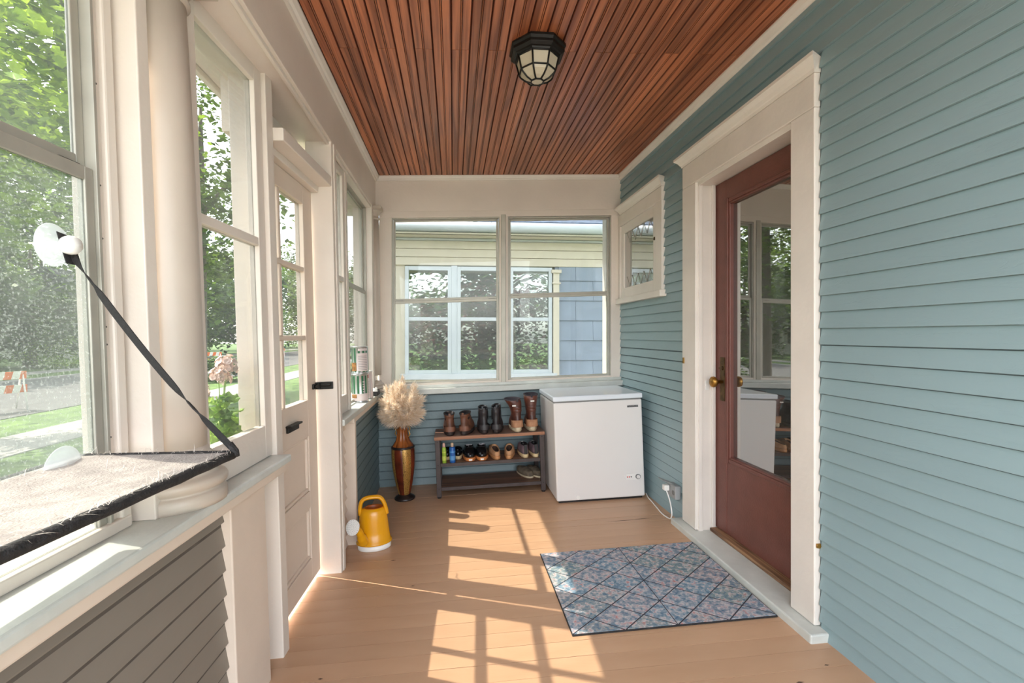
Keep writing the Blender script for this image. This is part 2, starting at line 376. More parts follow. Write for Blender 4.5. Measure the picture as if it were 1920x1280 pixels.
clap(WR, wr, sp_far, -.005, .0612*17-.005, .0612, TEAL, lap_shade=.0085); clap(WR, wr, sp_far, .0612*17-.005, 2.45, .0612, TEAL, lap_shade=.0005)

# door_1: entry door, recessed in a white casing
d1 = struct('door_1', (1.47, (DY0+DY1)/2, .05))
wbox(WR, 'casing_board', CY0, DY0, .035, 1.9945, 0, .027, WHITE, d1, .004)
wbox(WR, 'casing_board', DY1, CY1, .035, 1.9945, 0, .027, WHITE, d1, .004)
wbox(WR, 'head_board', CY0, CY1, 1.995, 2.125, 0, .027, WHITE, d1, .004)
def cap(W, name, a0, a1, z, root, m):
    """crown moulding with mitred returns"""
    prof = [(0,0),(.030,0),(.034,.012),(.038,.016),(.046,.030),(.058,.042),(.064,.046),(.064,.060),(0,.060)]
    q = MB(); n = len(prof)
    v = [W.pt(a0-max(0,c-.027), z+b, c) for c, b in prof] + [W.pt(a1+max(0,c-.027), z+b, c) for c, b in prof]
    q.add(v, [tuple(range(n)), tuple(reversed(range(n, 2*n)))] + [(i, i+n, (i+1) % n+n, (i+1) % n) for i in range(n)])
    return obj(name, q, m, root, 0, world=True)
cap(WR, 'head_crown', CY0, CY1, 2.125, d1, WHITE)
wbox(WR, 'jamb', DY1-.003, DY1+.028, .03, 2.0, -.15, .012, WHITE, d1); wbox(WR, 'jamb', DY0-.028, DY0+.003, .03, 2.0, -.15, .012, WHITE, d1)
wbox(WR, 'jamb_bead', DY1-.012, DY1-.002, .03, 1.99, -.012, .010, WHITE, d1)
wbox(WR, 'jamb_bead', DY1-.014, DY1-.002, .03, 1.99, -.082, -.066, WHITE, d1)
wbox(WR, 'head_jamb', DY0, DY1, 1.972, 2.0, -.15, .012, WHITE, d1)
wbox(WR, 'threshold', CY0-.045, CY1+.045, -.012, .032, -.10, .078, SILL, d1, .006)
wbox(WR, 'saddle_strip', DY0, DY1-.01, .030, .050, -.125, -.052, WOODSTRIP, d1, .006)
dt0, dt1 = -.13, -.090
gy0, gy1, gz0, gz1 = DY0+.135, DY1-.145, .475, 1.83
wbox(WR, 'door_stile', DY0+.004, gy0-.035, .052, 1.97, dt0, dt1, MAROON, d1); wbox(WR, 'door_stile', gy1+.035, DY1-.004, .052, 1.97, dt0, dt1, MAROON, d1)
wbox(WR, 'door_rail', gy0-.036, gy1+.036, gz1+.035, 1.968, dt0, dt1, MAROON, d1)
wbox(WR, 'door_rail', gy0-.036, gy1+.036, .052, gz0-.035, dt0, dt1-.003, MAROON, d1)
for (a0, a1, b0, b1) in ((gy0-.036, gy0, gz0-.036, gz1+.036), (gy1, gy1+.036, gz0-.036, gz1+.036), (gy0, gy1, gz0-.036, gz0), (gy0, gy1, gz1, gz1+.036)):
    wbox(WR, 'glazing_moulding', a0, a1, b0, b1, dt0, dt1+.004, MAROON, d1, .006)
    aa = (a0+.010, a1-.008) if a1-a0 < .1 else (a0, a1); bb = (b0+.010, b1-.008) if b1-b0 < .1 else (b0, b1)
    wbox(WR, 'glazing_bead', aa[0], aa[1], bb[0], bb[1], dt1, dt1+.012, MAROON, d1, .004)
wbox(WR, 'pane', gy0-.002, gy1+.002, gz0-.002, gz1+.002, dt0+.014, dt0+.022, DOORGL, d1, 0)
# brass furniture
ky = DY1-.075; kz = .872
q = MB(); WR.box(q, ky-.021, ky+.021, kz-.105, kz+.135, dt1, dt1+.004); obj('lock_plate', q, BRASSD, d1, .0018, world=True, label='tarnished brass lock plate')
kn = MB(); kn.lathe([(.009,0),(.009,.030),(.013,.034),(.026,.040),(.030,.050),(.028,.060),(.018,.066),(.0,.067)], 24, cap1=False)
kn.xf(Matrix.Translation(WR.pt(ky, kz, dt1+.003)) @ Matrix.Rotation(-math.pi/2, 4, 'Y')); obj('door_knob', kn, BRASS, d1, 0, world=True, label='round brass knob')
kn = MB(); kn.box(-.004, .004, -.016, .016, 0, .012); kn.lathe([(.012,0),(.011,.006)], 16)
kn.xf(Matrix.Translation(WR.pt(ky, kz+.075, dt1+.003)) @ Matrix.Rotation(-math.pi/2, 4, 'Y')); obj('thumb_turn', kn, BRASSD, d1, 0, world=True)
q = MB(); WR.box(q, CY1-.028, CY1-.010, .965, 1.0, .027, .031); obj('strike_plate', q, BRASS, d1, .001, world=True, label='small brass catch screwed to the far casing')
q = MB(); WR.box(q, DY1-.006, DY1-.002, .82, .875, -.052, -.030); obj('strike_plate', q, WHITEP, d1, .001, world=True)
q = MB(); WR.box(q, CY0-.006, CY0+.004, .33, .345, .004, .020); q.disc(WR.pt(CY0-.007, .338, .015), (0,1,0), .008, .006, 12); obj('hook_eye', q, BRASS, d1, 0, world=True)
# dark interior behind the door
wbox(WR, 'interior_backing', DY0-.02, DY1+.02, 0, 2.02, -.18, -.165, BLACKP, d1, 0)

# window_1: small high window beside the back corner
w1 = struct('window_1', (1.36, 3.3, 1.4))
wy0, wy1 = 2.93, 3.735
wbox(WR, 'casing_board', wy0, 3.03, 1.43, 2.0195, 0, .027, WHITE, w1, .003)
wbox(WR, 'casing_board', 3.69, wy1, 1.43, 2.0195, 0, .027, WHITE, w1, .003)
wbox(WR, 'head_board', wy0, wy1, 2.02, 2.111, 0, .0275, WHITE, w1, .003)
cap(WR, 'head_crown', wy0, wy1-.05, 2.112, w1, WHITE)
wbox(WR, 'window_sill', wy0-.02, wy1, 1.386, 1.43, 0, .050, WHITE, w1, .004)
sash(WR, w1, 3.033, 3.69, 1.432, 2.018, .052, .068, .078, [], [], .01, -.012, .016, WHITE, LEADGL)
for k in range(5):      # leaded diamonds along the bottom and top of the pane
    for s_ in (-1, 1):
        for zb in (1.512, 1.86):
            q = MB(); a = 3.10+k*.11; q.tube([WR.pt(a, zb, .006), WR.pt(a+s_*.055, zb+.085, .006)], .0016, 6); obj('lead_came', q, ALU, w1, 0, world=True)
q = MB(); WR.box(q, 3.045, 3.060, 1.78, 1.80, .016, .026); obj('latch', q, BRASSD, w1, .001, world=True)

# ---------------------------------------------------------------- back wall
WB = Wall('back', 3.735)
wb = struct('wall_back', (.4, 3.78, 0))
wbox(WB, 'sheathing', -.75, 1.45, -.03, .725, -.11, 0, TEAL_D, wb, 0)
clap(WB, wb, lambda z: [(-.6, 1.385)], -.005, .722, .0655, TEAL_D, lap_shade=.0095)
wbox(WB, 'header_board', -.64, 1.45, 2.175, 2.455, -.10, .005, CREAM, wb, .003)
# crown beads round the ceiling
t1 = struct('trim_1', (.4, 3.72, 2.4))
def bead_run(root, pts_fn, m, nm='crown_bead'):
    prof = [(0,0),(.010,.0),(.013,.006),(.022,.010),(.026,.018),(.030,.026),(.030,.034),(0,.034)]
    q = MB(); n = len(prof); v = []
    for e in (0, 1): v += [pts_fn(e, c, b) for c, b in prof]
    q.add(v, [tuple(range(n)), tuple(reversed(range(n, 2*n)))] + [(i, i+n, (i+1) % n+n, (i+1) % n) for i in range(n)])
    return obj(nm, q, m, root, 0, world=True)
bead_run(t1, lambda e, c, b: Wk((-.62, 1.39)[e], 3.730-c, 2.418+b), WHITE)
t2 = struct('trim_2', (1.36, 1.2, 2.45)); bead_run(t2, lambda e, c, b: Wk(1.385-c*1.2, (YC, 3.73)[e], 2.408+b*1.3), WHITE)
t3 = struct('trim_3', (-.6, 1.2, 2.4)); bead_run(t3, lambda e, c, b: Wk(-.612+c*1.1, (YC, 3.73)[e], 2.413+b*1.1), WHITE)

def storm(W, root, a0, a1, b0, b1, rail, fr=.016, gm=GLA, gml=None, rw=.022, c=-.030):
    """old aluminium storm window: outer frame, upper pane behind, lower pane in front"""
    wbox(W, 'track', a0, a0+.008, b0, b1, c-.03, c+.012, ALU, root, .001); wbox(W, 'track', a1-.008, a1, b0, b1, c-.03, c+.012, ALU, root, .001)
    wbox(W, 'track', a0+.01, a1-.01, b1-.010, b1, c-.03, c+.012, ALU, root, .001)
    sash(W, root, a0+.010, a1-.010, rail, b1-.010, fr, fr, rw, [], [], .01, c-.022, c-.010, ALU, gm)
    sash(W, root, a0+.010, a1-.010, b0, rail+.004, fr, rw, .018, [], [], .01, c-.006, c+.006, ALU, gml or gm)
    for a in (a0+.04, a1-.09): wbox(W, 'latch', a, a+.05, rail-.002, rail+.006, c-.008, c+.004, ALUDK, root, .001)

w2 = struct('window_2', (-.05, 3.75, .8))
wbox(WB, 'casing_board', -.585, -.487, .765, 2.175, -.06, .0, CREAM, w2, .003)
wbox(WB, 'head_casing', -.585, 1.385, 2.125, 2.176, -.07, .003, CREAM, w2, .003)
storm(WB, w2, -.487, .375, .80, 2.125, 1.462, c=-.022)
wbox(WB, 'bottom_rail', -.487, .372, .765, .802, -.05, -.004, CREAM, w2, .003)
w3 = struct('window_3', (.87, 3.75, .8))
wbox(WB, 'mullion', .372, .442, .765, 2.126, -.06, .0, CREAM, w3, .003)
wbox(WB, 'mullion_bead', .384, .424, .75, 2.14, .0, .009, ALU, w3, .003)
storm(WB, w3, .442, 1.300, .80, 2.122, 1.480, c=-.022)
wbox(WB, 'bottom_rail', .442, 1.30, .765, .802, -.05, -.004, CREAM, w3, .003)
wbox(WB, 'casing_board', 1.30, 1.385, .765, 2.175, -.06, .0, CREAM, w3, .003)
ws = struct('trim_4', (.4, 3.7, .72), )
wbox(WB, 'window_sill', -.56, 1.384, .722, .764, -.06, .062, SILL, ws, .004)
wbox(WB, 'sill_upstand', -.585, 1.384, .764, .788, -.04, .012, SILL, ws, .003)

# ---------------------------------------------------------------- left wall (street side)
WL = Wall('left', 0)
wl = struct('wall_left', (-.65, 1.2, 0))
# header beam, plumb
mb = MB(); mb.box(-.612, -.86, YC-.1, 3.74, 2.176, 2.46); mb.warp(Wk); obj('header_beam', mb, CREAM, wl, .003, world=True)
mb = MB(); mb.box(-.625, -.640, YC-.1, 3.70, 2.160, 2.178); mb.warp(Wk); obj('beam_stop', mb, CREAM, wl, .003, world=True)
# near low wall
NE = 1.685
wbox(WL, 'sheathing', YB, NE-.02, -.05, .70, -.74, -.655, TAUPE, wl, 0)
clap(WL, wl, lambda z: [(YB, 1.47)], -.04, .672, .073, TAUPE, base=-.645, out=.013, lap_shade=.0145)
wbox(WL, 'filler_board', NE-.02, 1.80, -.05, .705, -.745, -.665, CREAM_P, wl, .003)
wbox(WL, 'corner_board', 1.462, NE, -.05, .686, -.70, -.612, CREAM_P, wl, .004)
wbox(WL, 'sill_fascia', YB, 1.79, .672, .712, -.66, -.578, CREAM_P, wl, .006)
wbox(WL, 'window_sill', YB, 1.79, .708, .735, -.86, -.560, SILL, wl, .006)
# far low wall
wbox(WL, 'sheathing', 2.735, 3.74, -.05, .70, -.70, -.600, TEAL_D, wl, 0)
clap(WL, wl, lambda z: [(2.75, 3.735)], -.02, .70, .066, TEAL_D, base=-.600, out=.011, lap_shade=.0175)
wbox(WL, 'end_board', 2.715, 2.752, -.03, .70, -.66, -.572, CREAM_P, wl, .003)
wbox(WL, 'sheathing', 2.465, 2.72, -.05, .70, -.70, -.645, CREAM_P, wl, 0)
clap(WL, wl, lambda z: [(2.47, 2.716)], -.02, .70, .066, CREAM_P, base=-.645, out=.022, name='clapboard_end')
wbox(WL, 'window_sill', 2.46, 3.735, .705, .738, -.80, -.556, SILL, wl, .005)
wbox(WL, 'sill_fascia', 2.70, 3.735, .675, .708, -.64, -.572, CREAM_P, wl, .004)

# posts on both sides of the street door
wbox(WL, 'post', 1.79, 1.845, -.05, 2.16, -.745, -.612, CREAM, wl, .003)
wbox(WL, 'post', 2.40, 2.462, -.05, 2.16, -.70, -.572, CREAM, wl, .003)
wbox(WL, 'post_bead', 2.425, 2.458, -.03, 2.15, -.573, -.566, CREAM, wl, .003)
wbox(WL, 'post', 2.795, 2.835, .73, 2.16, -.74, -.615, CREAM, wl, .003)
wbox(WL, 'corner_post', 3.55, 3.735, .73, 2.17, -.74, -.600, CREAM, wl, .003)
# transom recess above the door
wbox(WL, 'transom_panel', 1.845, 2.40, 1.96, 2.17, -.80, -.735, CREAM, wl, 0)
wbox(WL, 'head_ledge', 1.845, 2.425, 1.925, 1.975, -.76, -.575, CREAM, wl, .004)
wbox(WL, 'head_stop', 1.845, 2.40, 1.895, 1.927, -.72, -.640, CREAM, wl, .003)

# window_4: near street window, aluminium storm sashes and deep casing
w4 = struct('window_4', (-.82, .7, .75))
storm(WL, w4, -.60, 1.113, .745, 2.16, 1.545, fr=.022, gm=GLAHAZE, gml=GLADIRTY, rw=.030, c=-.692)
wbox(WL, 'blind_stop', 1.113, 1.135, .735, 2.17, -.74, -.690, CREAM, w4, .002)
wbox(WL, 'casing_board', 1.135, 1.165, .735, 2.17, -.74, -.678, CREAM, w4, .005)
wbox(WL, 'casing_board', 1.165, 1.182, .735, 2.17, -.74, -.698, CREAM, w4, .002)
wbox(WL, 'side_board', 1.182, 1.222, .735, 2.17, -.78, -.638, CREAM, w4, .003)
wbox(WL, 'sub_sill', -.62, 1.16, .735, .762, -.74, -.674, CREAM, w4, .004)
for zz in (.95, 1.16, 1.20, 1.40, 1.52, 1.75, 1.95):
    q = MB(); q.disc(WL.pt(1.124, zz, -.689), (1,0,0), .0022, .003, 8); obj('screw', q, ALUDK, w4, 0, world=True)
# window_5: tall inner sash between column and door
w5 = struct('window_5', (-.7, 1.6, .73))
sash(WL, w5, 1.345, 1.785, .738, 2.155, .050, .060, .115, [], [1.515], .030, -.662, -.626, CREAM, GLA)
wbox(WL, 'outer_sill', 1.20, 1.84, .70, .725, -1.0, -.86, WHITE, w5, .003)

# window_6, window_7: far street windows
w6 = struct('window_6', (-.63, 2.6, .73))
sash(WL, w6, 2.462, 2.795, .738, 2.155, .045, .055, .10, [], [1.50], .028, -.655, -.622, CREAM, GLA)
w7 = struct('window_7', (-.68, 3.2, .73))
storm(WL, w7, 2.835, 3.55, .745, 2.14, 1.505, fr=.018, c=-.655)
wbox(WL, 'head_casing', 2.835, 3.55, 2.135, 2.17, -.72, -.605, CREAM, w7, .002)

# door_2: street door, two by three panes above panels
d2 = struct('door_2', (-.69, 2.1, 0))
c0, c1 = -.712, -.672
dy0, dy1 = 1.846, 2.388
gl0, gl1 = 1.872, 2.278
rows = [1.168, 1.492]; zb, zt = .872, 1.805
wbox(WL, 'door_stile', gl1, dy1, .012, 1.893, c0, c1, CREAM_P, d2); wbox(WL, 'door_stile', dy0, gl0, .012, 1.893, c0, c1, CREAM_P, d2)
wbox(WL, 'door_rail', gl0, gl1, zt, 1.893, c0, c1, CREAM_P, d2)
wbox(WL, 'door_rail', gl0, gl1, .70, zb, c0, c1, CREAM_P, d2)
wbox(WL, 'door_rail', gl0, gl1, .36, .44, c0, c1, CREAM_P, d2)
wbox(WL, 'door_rail', gl0, gl1, .012, .12, c0, c1, CREAM_P, d2)
for (b0, b1) in ((.12,.36),(.44,.70)):
    wbox(WL, 'door_panel', gl0+.004, gl1-.004, b0+.003, b1-.003, c0+.008, c1-.016, CREAM_P, d2, .002)
    wbox(WL, 'panel_bead', gl0, gl1, b0, b0+.014, c0+.01, c1-.005, CREAM_P, d2, .005); wbox(WL, 'panel_bead', gl0, gl1, b1-.012, b1, c0+.01, c1-.005, CREAM_P, d2, .005)
    wbox(WL, 'panel_bead', gl1-.012, gl1, b0+.014, b1-.012, c0+.01, c1-.005, CREAM_P, d2, .004)
rs = [zb]+rows+[zt]
mid = 2.0215
for r in rows: wbox(WL, 'muntin', gl0, gl1, r-.011, r+.011, c0+.004, c1-.002, CREAM_P, d2, .004)
for i in range(3):
    z0_ = rs[i]+(.011 if i else 0); z1_ = rs[i+1]-(.011 if i < 2 else 0)
    wbox(WL, 'muntin', mid-.0115, mid+.0115, z0_, z1_, c0+.004, c1-.002, CREAM_P, d2, .004)
    for a0, a1 in ((gl0, mid-.0115), (mid+.0115, gl1)): wbox(WL, 'pane', a0, a1, z0_, z1_, c0+.018, c0+.021, GLA, d2, 0)
wbox(WL, 'sweep', dy0, dy1, .010, .02, c0+.008, c1-.004, WHITE, d2, 0)
q = MB(); WL.box(q, 2.02, 2.135, .765, .795, c1, c1+.012); WL.box(q, 2.015, 2.14, .788, .797, c1, c1+.026); obj('mail_slot', q, BLKM, d2, .003, world=True, label='black metal mail slot flap')
q = MB(); WL.box(q, 2.335, 2.388, .915, .940, c1, c1+.010); WL.box(q, 2.375, 2.398, .910, .945, c1, c1+.022)
q.tube([WL.pt(2.34, .928, c1+.016), WL.pt(2.395, .928, c1+.022)], .006, 10); obj('slide_bolt', q, BLKM, d2, .002, world=True, label='black slide bolt')
q = MB(); WL.box(q, 2.392, 2.399, .908, .945, -.665, -.590); q.tube([WL.pt(2.388, .93, -.66), WL.pt(2.388, .93, -.60)], .008, 10)
obj('bolt_keeper', q, BLKM, d2, .002, world=True)
# hook and hanging strap on the far sash
q = MB(); pts = [WL.pt(2.478+i*.010, .885+.012*math.sin(i*1.15), -.612+.008*math.sin(i*.6)) for i in range(9)]; q.tube(pts, .0022, 8); obj('sash_hook', q, BRASSD, w6, 0, world=True)
q = MB(); q.tube([WL.pt(2.472, .885, -.612), WL.pt(2.470, .80, -.606), WL.pt(2.472, .70, -.604)], .0055, 8, flat=.4); obj('hanging_cord', q, paint('old_tape', lin(196,150,96), .7), w6, 0, world=True)
q = MB(); q.tube([WL.pt(2.472, .70, -.604), WL.pt(2.473, .66, -.603), WL.pt(2.470, .62, -.604)], .0055, 6); obj('cord_spring', q, paint('rusty_iron', lin(60,40,30), .8, .2), w6, 0, world=True)

# ---------------------------------------------------------------- porch eave and outside face of the porch
ev = struct('trim_5', (-1.0, 1.5, 2.2))
for k in range(3):
    mb = MB(); x0 = -.81-k*.060; mb.box(x0, x0-.058, YC, 4.2, 2.262, 2.275); mb.warp(Wk); obj('soffit_board', mb, WHITE, ev, .003, world=True)
mb = MB(); mb.box(-.990, -1.012, YC-.05, 4.3, 2.24, 2.50); mb.warp(Wk); obj('fascia_board', mb, WHITE, ev, .003, world=True)
mb = MB(); mb.box(-1.02, 1.6, YC-.05, 4.3, 2.50, 2.6); mb.warp(Wk); obj('roof_deck', mb, GAPM, ev, world=True)
mb = MB(); mb.box(1.345, 1.40, 3.99, 4.10, -.9, 2.6); obj('corner_board', mb, WHITE, wr, .003, world=True)

# ---------------------------------------------------------------- porch columns
COLM = paint('column_paint', lin(190,177,163), .4, .03, 4, .35, 22)
def column(name, label, cx, cy, s, z0, ztop, leans=True):
    t = thing(name, label, 'column', L_(cx, cy, z0))
    if not leans: t.location = (cx, cy, z0)
    def build(nm, prof, n=40):
        q = MB(); q.lathe(prof, n, (cx, cy, 0)); 
        if leans: q.warp(Wl)
        return obj(nm, q, COLM, t, 0, world=True)
    R = .109*s; r0 = .068*s; r1 = .058*s
    P_ = [(.112,0),(.114,.010),(.114,.030),(.108,.036),(.104,.038),(.104,.042),(.112,.046),(.117,.055),(.117,.064),(.112,.072),(.099,.076),(.094,.080),(.092,.088),(.094,.092),(.103,.095),(.107,.102),(.106,.109),(.099,.114),(.090,.116),(.088,.122),(.084,.124),(.076,.134),(.070,.150)]
    build('base', [(r*s*.975, z0+z*(1 if s == 1 else s)) for r, z in P_], 48)
    build('shaft', [(r0+.001,z0+.13),(r0,z0+.3),(r0-.001,z0+.6),((r0+r1)/2,z0+1.0),(r1,ztop-.10)])
    build('capital', [(r1,ztop-.10),(r1+.010*s,ztop-.096),(r1+.010*s,ztop-.088),(r1,ztop-.084),(r1,ztop-.060),(r1+.014*s,ztop-.052),(r1+.030*s,ztop-.034),(r1+.034*s,ztop-.026)])
    q = MB(); e = r1+.04*s; q.box(cx-e, cx+e, cy-e, cy+e, ztop-.026, ztop)
    if leans: q.warp(Wl)
    obj('abacus', q, COLM, t, .002, world=True)
    return t
column('porch_column', 'round cream column standing on the sill behind the window shelf', -.658, 1.30, 1.0, .735, 2.16)
column('porch_column', 'small round cream column in the back left corner beside the big window', -.600, 3.655, .60, .738, 2.165)

# ================================================================ OBJECTS
def inv_tilt(x): return K*x
def link_mat(name, col, rough=.6, **k): return paint(name, lin(*col), rough, **k)
# ---------------------------------------------------------------- chest freezer
fz = thing('chest_freezer', 'small white chest freezer standing by the shoe rack in the back right corner', 'freezer', (1.02, 3.375, fl(1.02)), tilt=True)
def rbox(x0, x1, y0, y1, z0, z1): q = MB(); q.box(x0, x1, y0, y1, z0, z1); return q
obj('body', rbox(-.312,.312,-.25,.25,.014,.690), FREEZ, fz, .010)
obj('plinth', rbox(-.295,.295,-.235,.24,0,.018), BLACKP, fz)
obj('gasket', rbox(-.306,.306,-.244,.244,.688,.700), GASK, fz)
obj('lid', rbox(-.316,.316,-.256,.252,.698,.732), FREEZT, fz, .007)
bd = obj('badge', rbox(.205,.283,-.2525,-.2495,.636,.650), BLACKP, fz, .001, 'small dark badge with silver lettering')
def text(name, body, size, loc, rot, m, parent, ext=.0006, label=None, align='CENTER', sx=1.0):
    cu = bpy.data.curves.new(name, 'FONT'); cu.body = body; cu.size = size; cu.extrude = ext; cu.align_x = align; cu.align_y = 'CENTER'
    tmp = bpy.data.objects.new(name+'_tmp', cu); COL.objects.link(tmp)
    dg = bpy.context.evaluated_depsgraph_get(); me = bpy.data.meshes.new_from_object(tmp.evaluated_get(dg))
    bpy.data.objects.remove(tmp); me.materials.clear(); me.materials.append(m)
    o = bpy.data.objects.new(name, me); COL.objects.link(o); o.parent = parent; o.location = loc; o.rotation_euler = rot; o.scale = (sx, 1, 1)
    if label: o['label'] = label
    return o
SILV = paint('silver_print', lin(170,170,168), .4)
text('lettering', 'THOMSON', .0125, (.244, -.2530, .643), (math.pi/2, 0, 0), SILV, bd, sx=1.25)
q = MB(); n = 20; ring = []
for k in range(n):
    a = 2*math.pi*k/n; cx = .225 + (.035 if math.cos(a) > 0 else -.035); ring.append((cx+.022*math.cos(a), .022*math.sin(a)))
q.loft([[(x, -.2495, .155+z) for x, z in ring], [(x, -.2545, .155+z) for x, z in ring]]); cp = obj('control_panel', q, paint('panel_white', lin(236,233,228), .3), fz, .0012)
q = MB(); q.disc((.262,-.257,.155),(0,1,0),.0175,.008,24); kb = obj('thermostat_dial', q, GASK, cp); q = MB(); q.disc((.262,-.262,.155),(0,1,0),.0125,.010,24); obj('dial_cap', q, FREEZ, cp, .001)
for i, c in enumerate(((200,70,50),(210,60,60),(40,60,40))):
    q = MB(); q.disc((.188+i*.013,-.2548,.155),(.0,1,0),.0042,.003,12); obj('indicator_light', q, link_mat('indicator_%s' % 'abc'[i], c, .3), cp)
q = MB(); q.disc((-.165,-.252,.036),(0,1,0),.013,.008,20); obj('drain_cap', q, WHITEP, fz)
# power cord lying on the floor and up to the outlet box (plugged in)
pc = thing('power_cord', 'white power cord curling over the floor from freezer to outlet', 'cord', (1.33, 3.0, fl(1.33)))
ox = 1.355
pts = [(1.352,3.16,fl(1.352,.02)),(1.346,3.11,fl(1.34,.008)),(1.338,3.02,fl(1.33,.006)),(1.325,2.92,fl(1.33,.006)),(1.315,2.83,fl(1.32,.006)),(1.318,2.765,fl(1.32,.007)),(1.325,2.735,fl(1.32,.012)),(1.328,2.725,fl(1.32,.045)),(1.325,2.735,fl(1.32,.10)),(1.318,2.755,fl(1.32,.150)),(1.313,2.775,fl(1.32,.178))]
def smooth(pts, k=6):
    P = [Vector(p) for p in pts]; out = []
    for i in range(len(P)-1):
        p0, p1, p2, p3 = P[max(i-1,0)], P[i], P[i+1], P[min(i+2,len(P)-1)]
        for j in range(k):
            t = j/k; out.append(.5*((2*p1)+(p2-p0)*t+(2*p0-5*p1+4*p2-p3)*t*t+(3*p1-p0-3*p2+p3)*t**3))
    out.append(P[-1]); return out
q = MB(); q.tube(smooth(pts), .0038, 8); obj('cable', q, WHITEP, pc, 0, world=True)
q = MB(); q.box(1.300,1.335,2.765,2.800,fl(1.32,.170),fl(1.32,.205)); obj('plug', q, WHITEP, pc, .006, world=True)
ob = thing('outlet_box', 'grey weatherproof outlet box with raised cover on teal wall beside door', 'outlet box', (1.365, 2.76, fl(1.365,.12)))
GREYM = paint('grey_cast_metal', lin(168,170,170), .45, metal=.3)
q = MB(); q.box(1.337,1.374,2.70,2.80,fl(1.365,.135),fl(1.365,.215)); obj('box', q, GREYM, ob, .004, world=True)
q = MB(); q.box(1.275,1.340,2.735,2.80,fl(1.3,.221),fl(1.3,.225)); q.warp(lambda x,y,z: (x,y,z+(1.34-x)*.35)); obj('lid', q, GREYM, ob, .001, world=True, label='open hinged cover')
q = MB(); q.disc((1.336,2.722,fl(1.365,.172)),(1,0,0),.014,.006,16); obj('socket', q, GASK, ob, 0, world=True)

# ---------------------------------------------------------------- shoe rack
RK = woodgrain('rustic_brown_board', lin(78,56,46), lin(140,102,80), .5, 'x', .05, .8)
RKE = woodgrain('rustic_board_edge', lin(130,86,60), lin(178,124,90), .5, 'x', .05, .8)
MET = paint('dark_bronze_frame', lin(72,62,60), .45, .1, 15, .1, 80, metal=.3)
rx = .283; rk = thing('shoe_rack', 'three-tier shoe rack of brown boards on dark metal legs', 'shoe rack', (rx, 3.53, fl(rx)), tilt=True)
q = rbox(-.405,.405,-.152,.152,.421,.446); tp = obj('top_board', q, RK, rk, .002)
obj('edge_band', rbox(-.405,.405,-.1535,-.1520,.423,.444), RKE, tp)
for zz in (.234, .061):
    sh = obj('shelf_board', rbox(-.365,.365,-.140,.140,zz,zz+.016), RK, rk, .002)
    obj('shelf_rail', rbox(-.365,.365,-.150,-.140,zz-.006,zz+.018), MET, rk, .001); obj('shelf_rail', rbox(-.365,.365,.140,.150,zz-.006,zz+.018), MET, rk, .001)
for sx in (-1, 1):
    for sy in (-1, 1):
        lg = obj('leg', rbox(sx*.400, sx*.366, sy*.150, sy*.122, .010, .421), MET, rk, .002)
        q = MB(); q.lathe([(.014,0),(.014,.006),(.007,.008),(.007,.014)], 16, (sx*.383, sy*.136, 0)); obj('foot', q, BLACKP, lg)
        for zz in (.410, .242, .069):
            q = MB(); q.disc((sx*.383, sy*.151, zz), (0,1,0), .0035, .002, 10); obj('screw', q, BLKM, lg)
    obj('side_rail', rbox(sx*.398, sx*.370, -.122, .122, .402, .420), MET, rk, .001)
def on_rack(X, Y, level):
    """world position on a rack board: X, Y in the rack's own frame"""
    th = -.037; z = {0:.4465, 1:.2505, 2:.0775}[level]
    return (rx + X*math.cos(th) + z*math.sin(th), 3.53+Y, fl(rx) - X*math.sin(th) + z*math.cos(th))

def leather(name, c, dark, rough=.5, sc=18): return paint(name, lin(*c), rough, .2, sc, .35, 60, dark=lin(*dark))
def foot_ring(y0, y1, wd, z0, z1=None, n=28, heel=.82, toe=.55):
    """outline of a foot: heel at y0, toe at y1; z0 at the heel, z1 at the toe"""
    r = []; z1 = z0 if z1 is None else z1
    for k in range(n):
        a = 2*math.pi*k/n; c, s_ = math.cos(a), math.sin(a)
        t = .5-.5*c                      # 0 heel .. 1 toe
        y = y0+(y1-y0)*t
        wx = wd/2*(heel+(1-heel)*min(1, t*1.7)) * (abs(s_)**.72 if t < .7 else abs(s_)**.8)*(1 if s_ >= 0 else -1)
        r.append((wx, y, z0+(z1-z0)*t))
    return r
def _unused_ring(cy, ry, rx_, z0, z1, n=28):
    return [(rx_*math.sin(2*math.pi*k/n), cy-ry*math.cos(2*math.pi*k/n), z0+(z1-z0)*(.5-.5*math.cos(2*math.pi*k/n))) for k in range(n)]
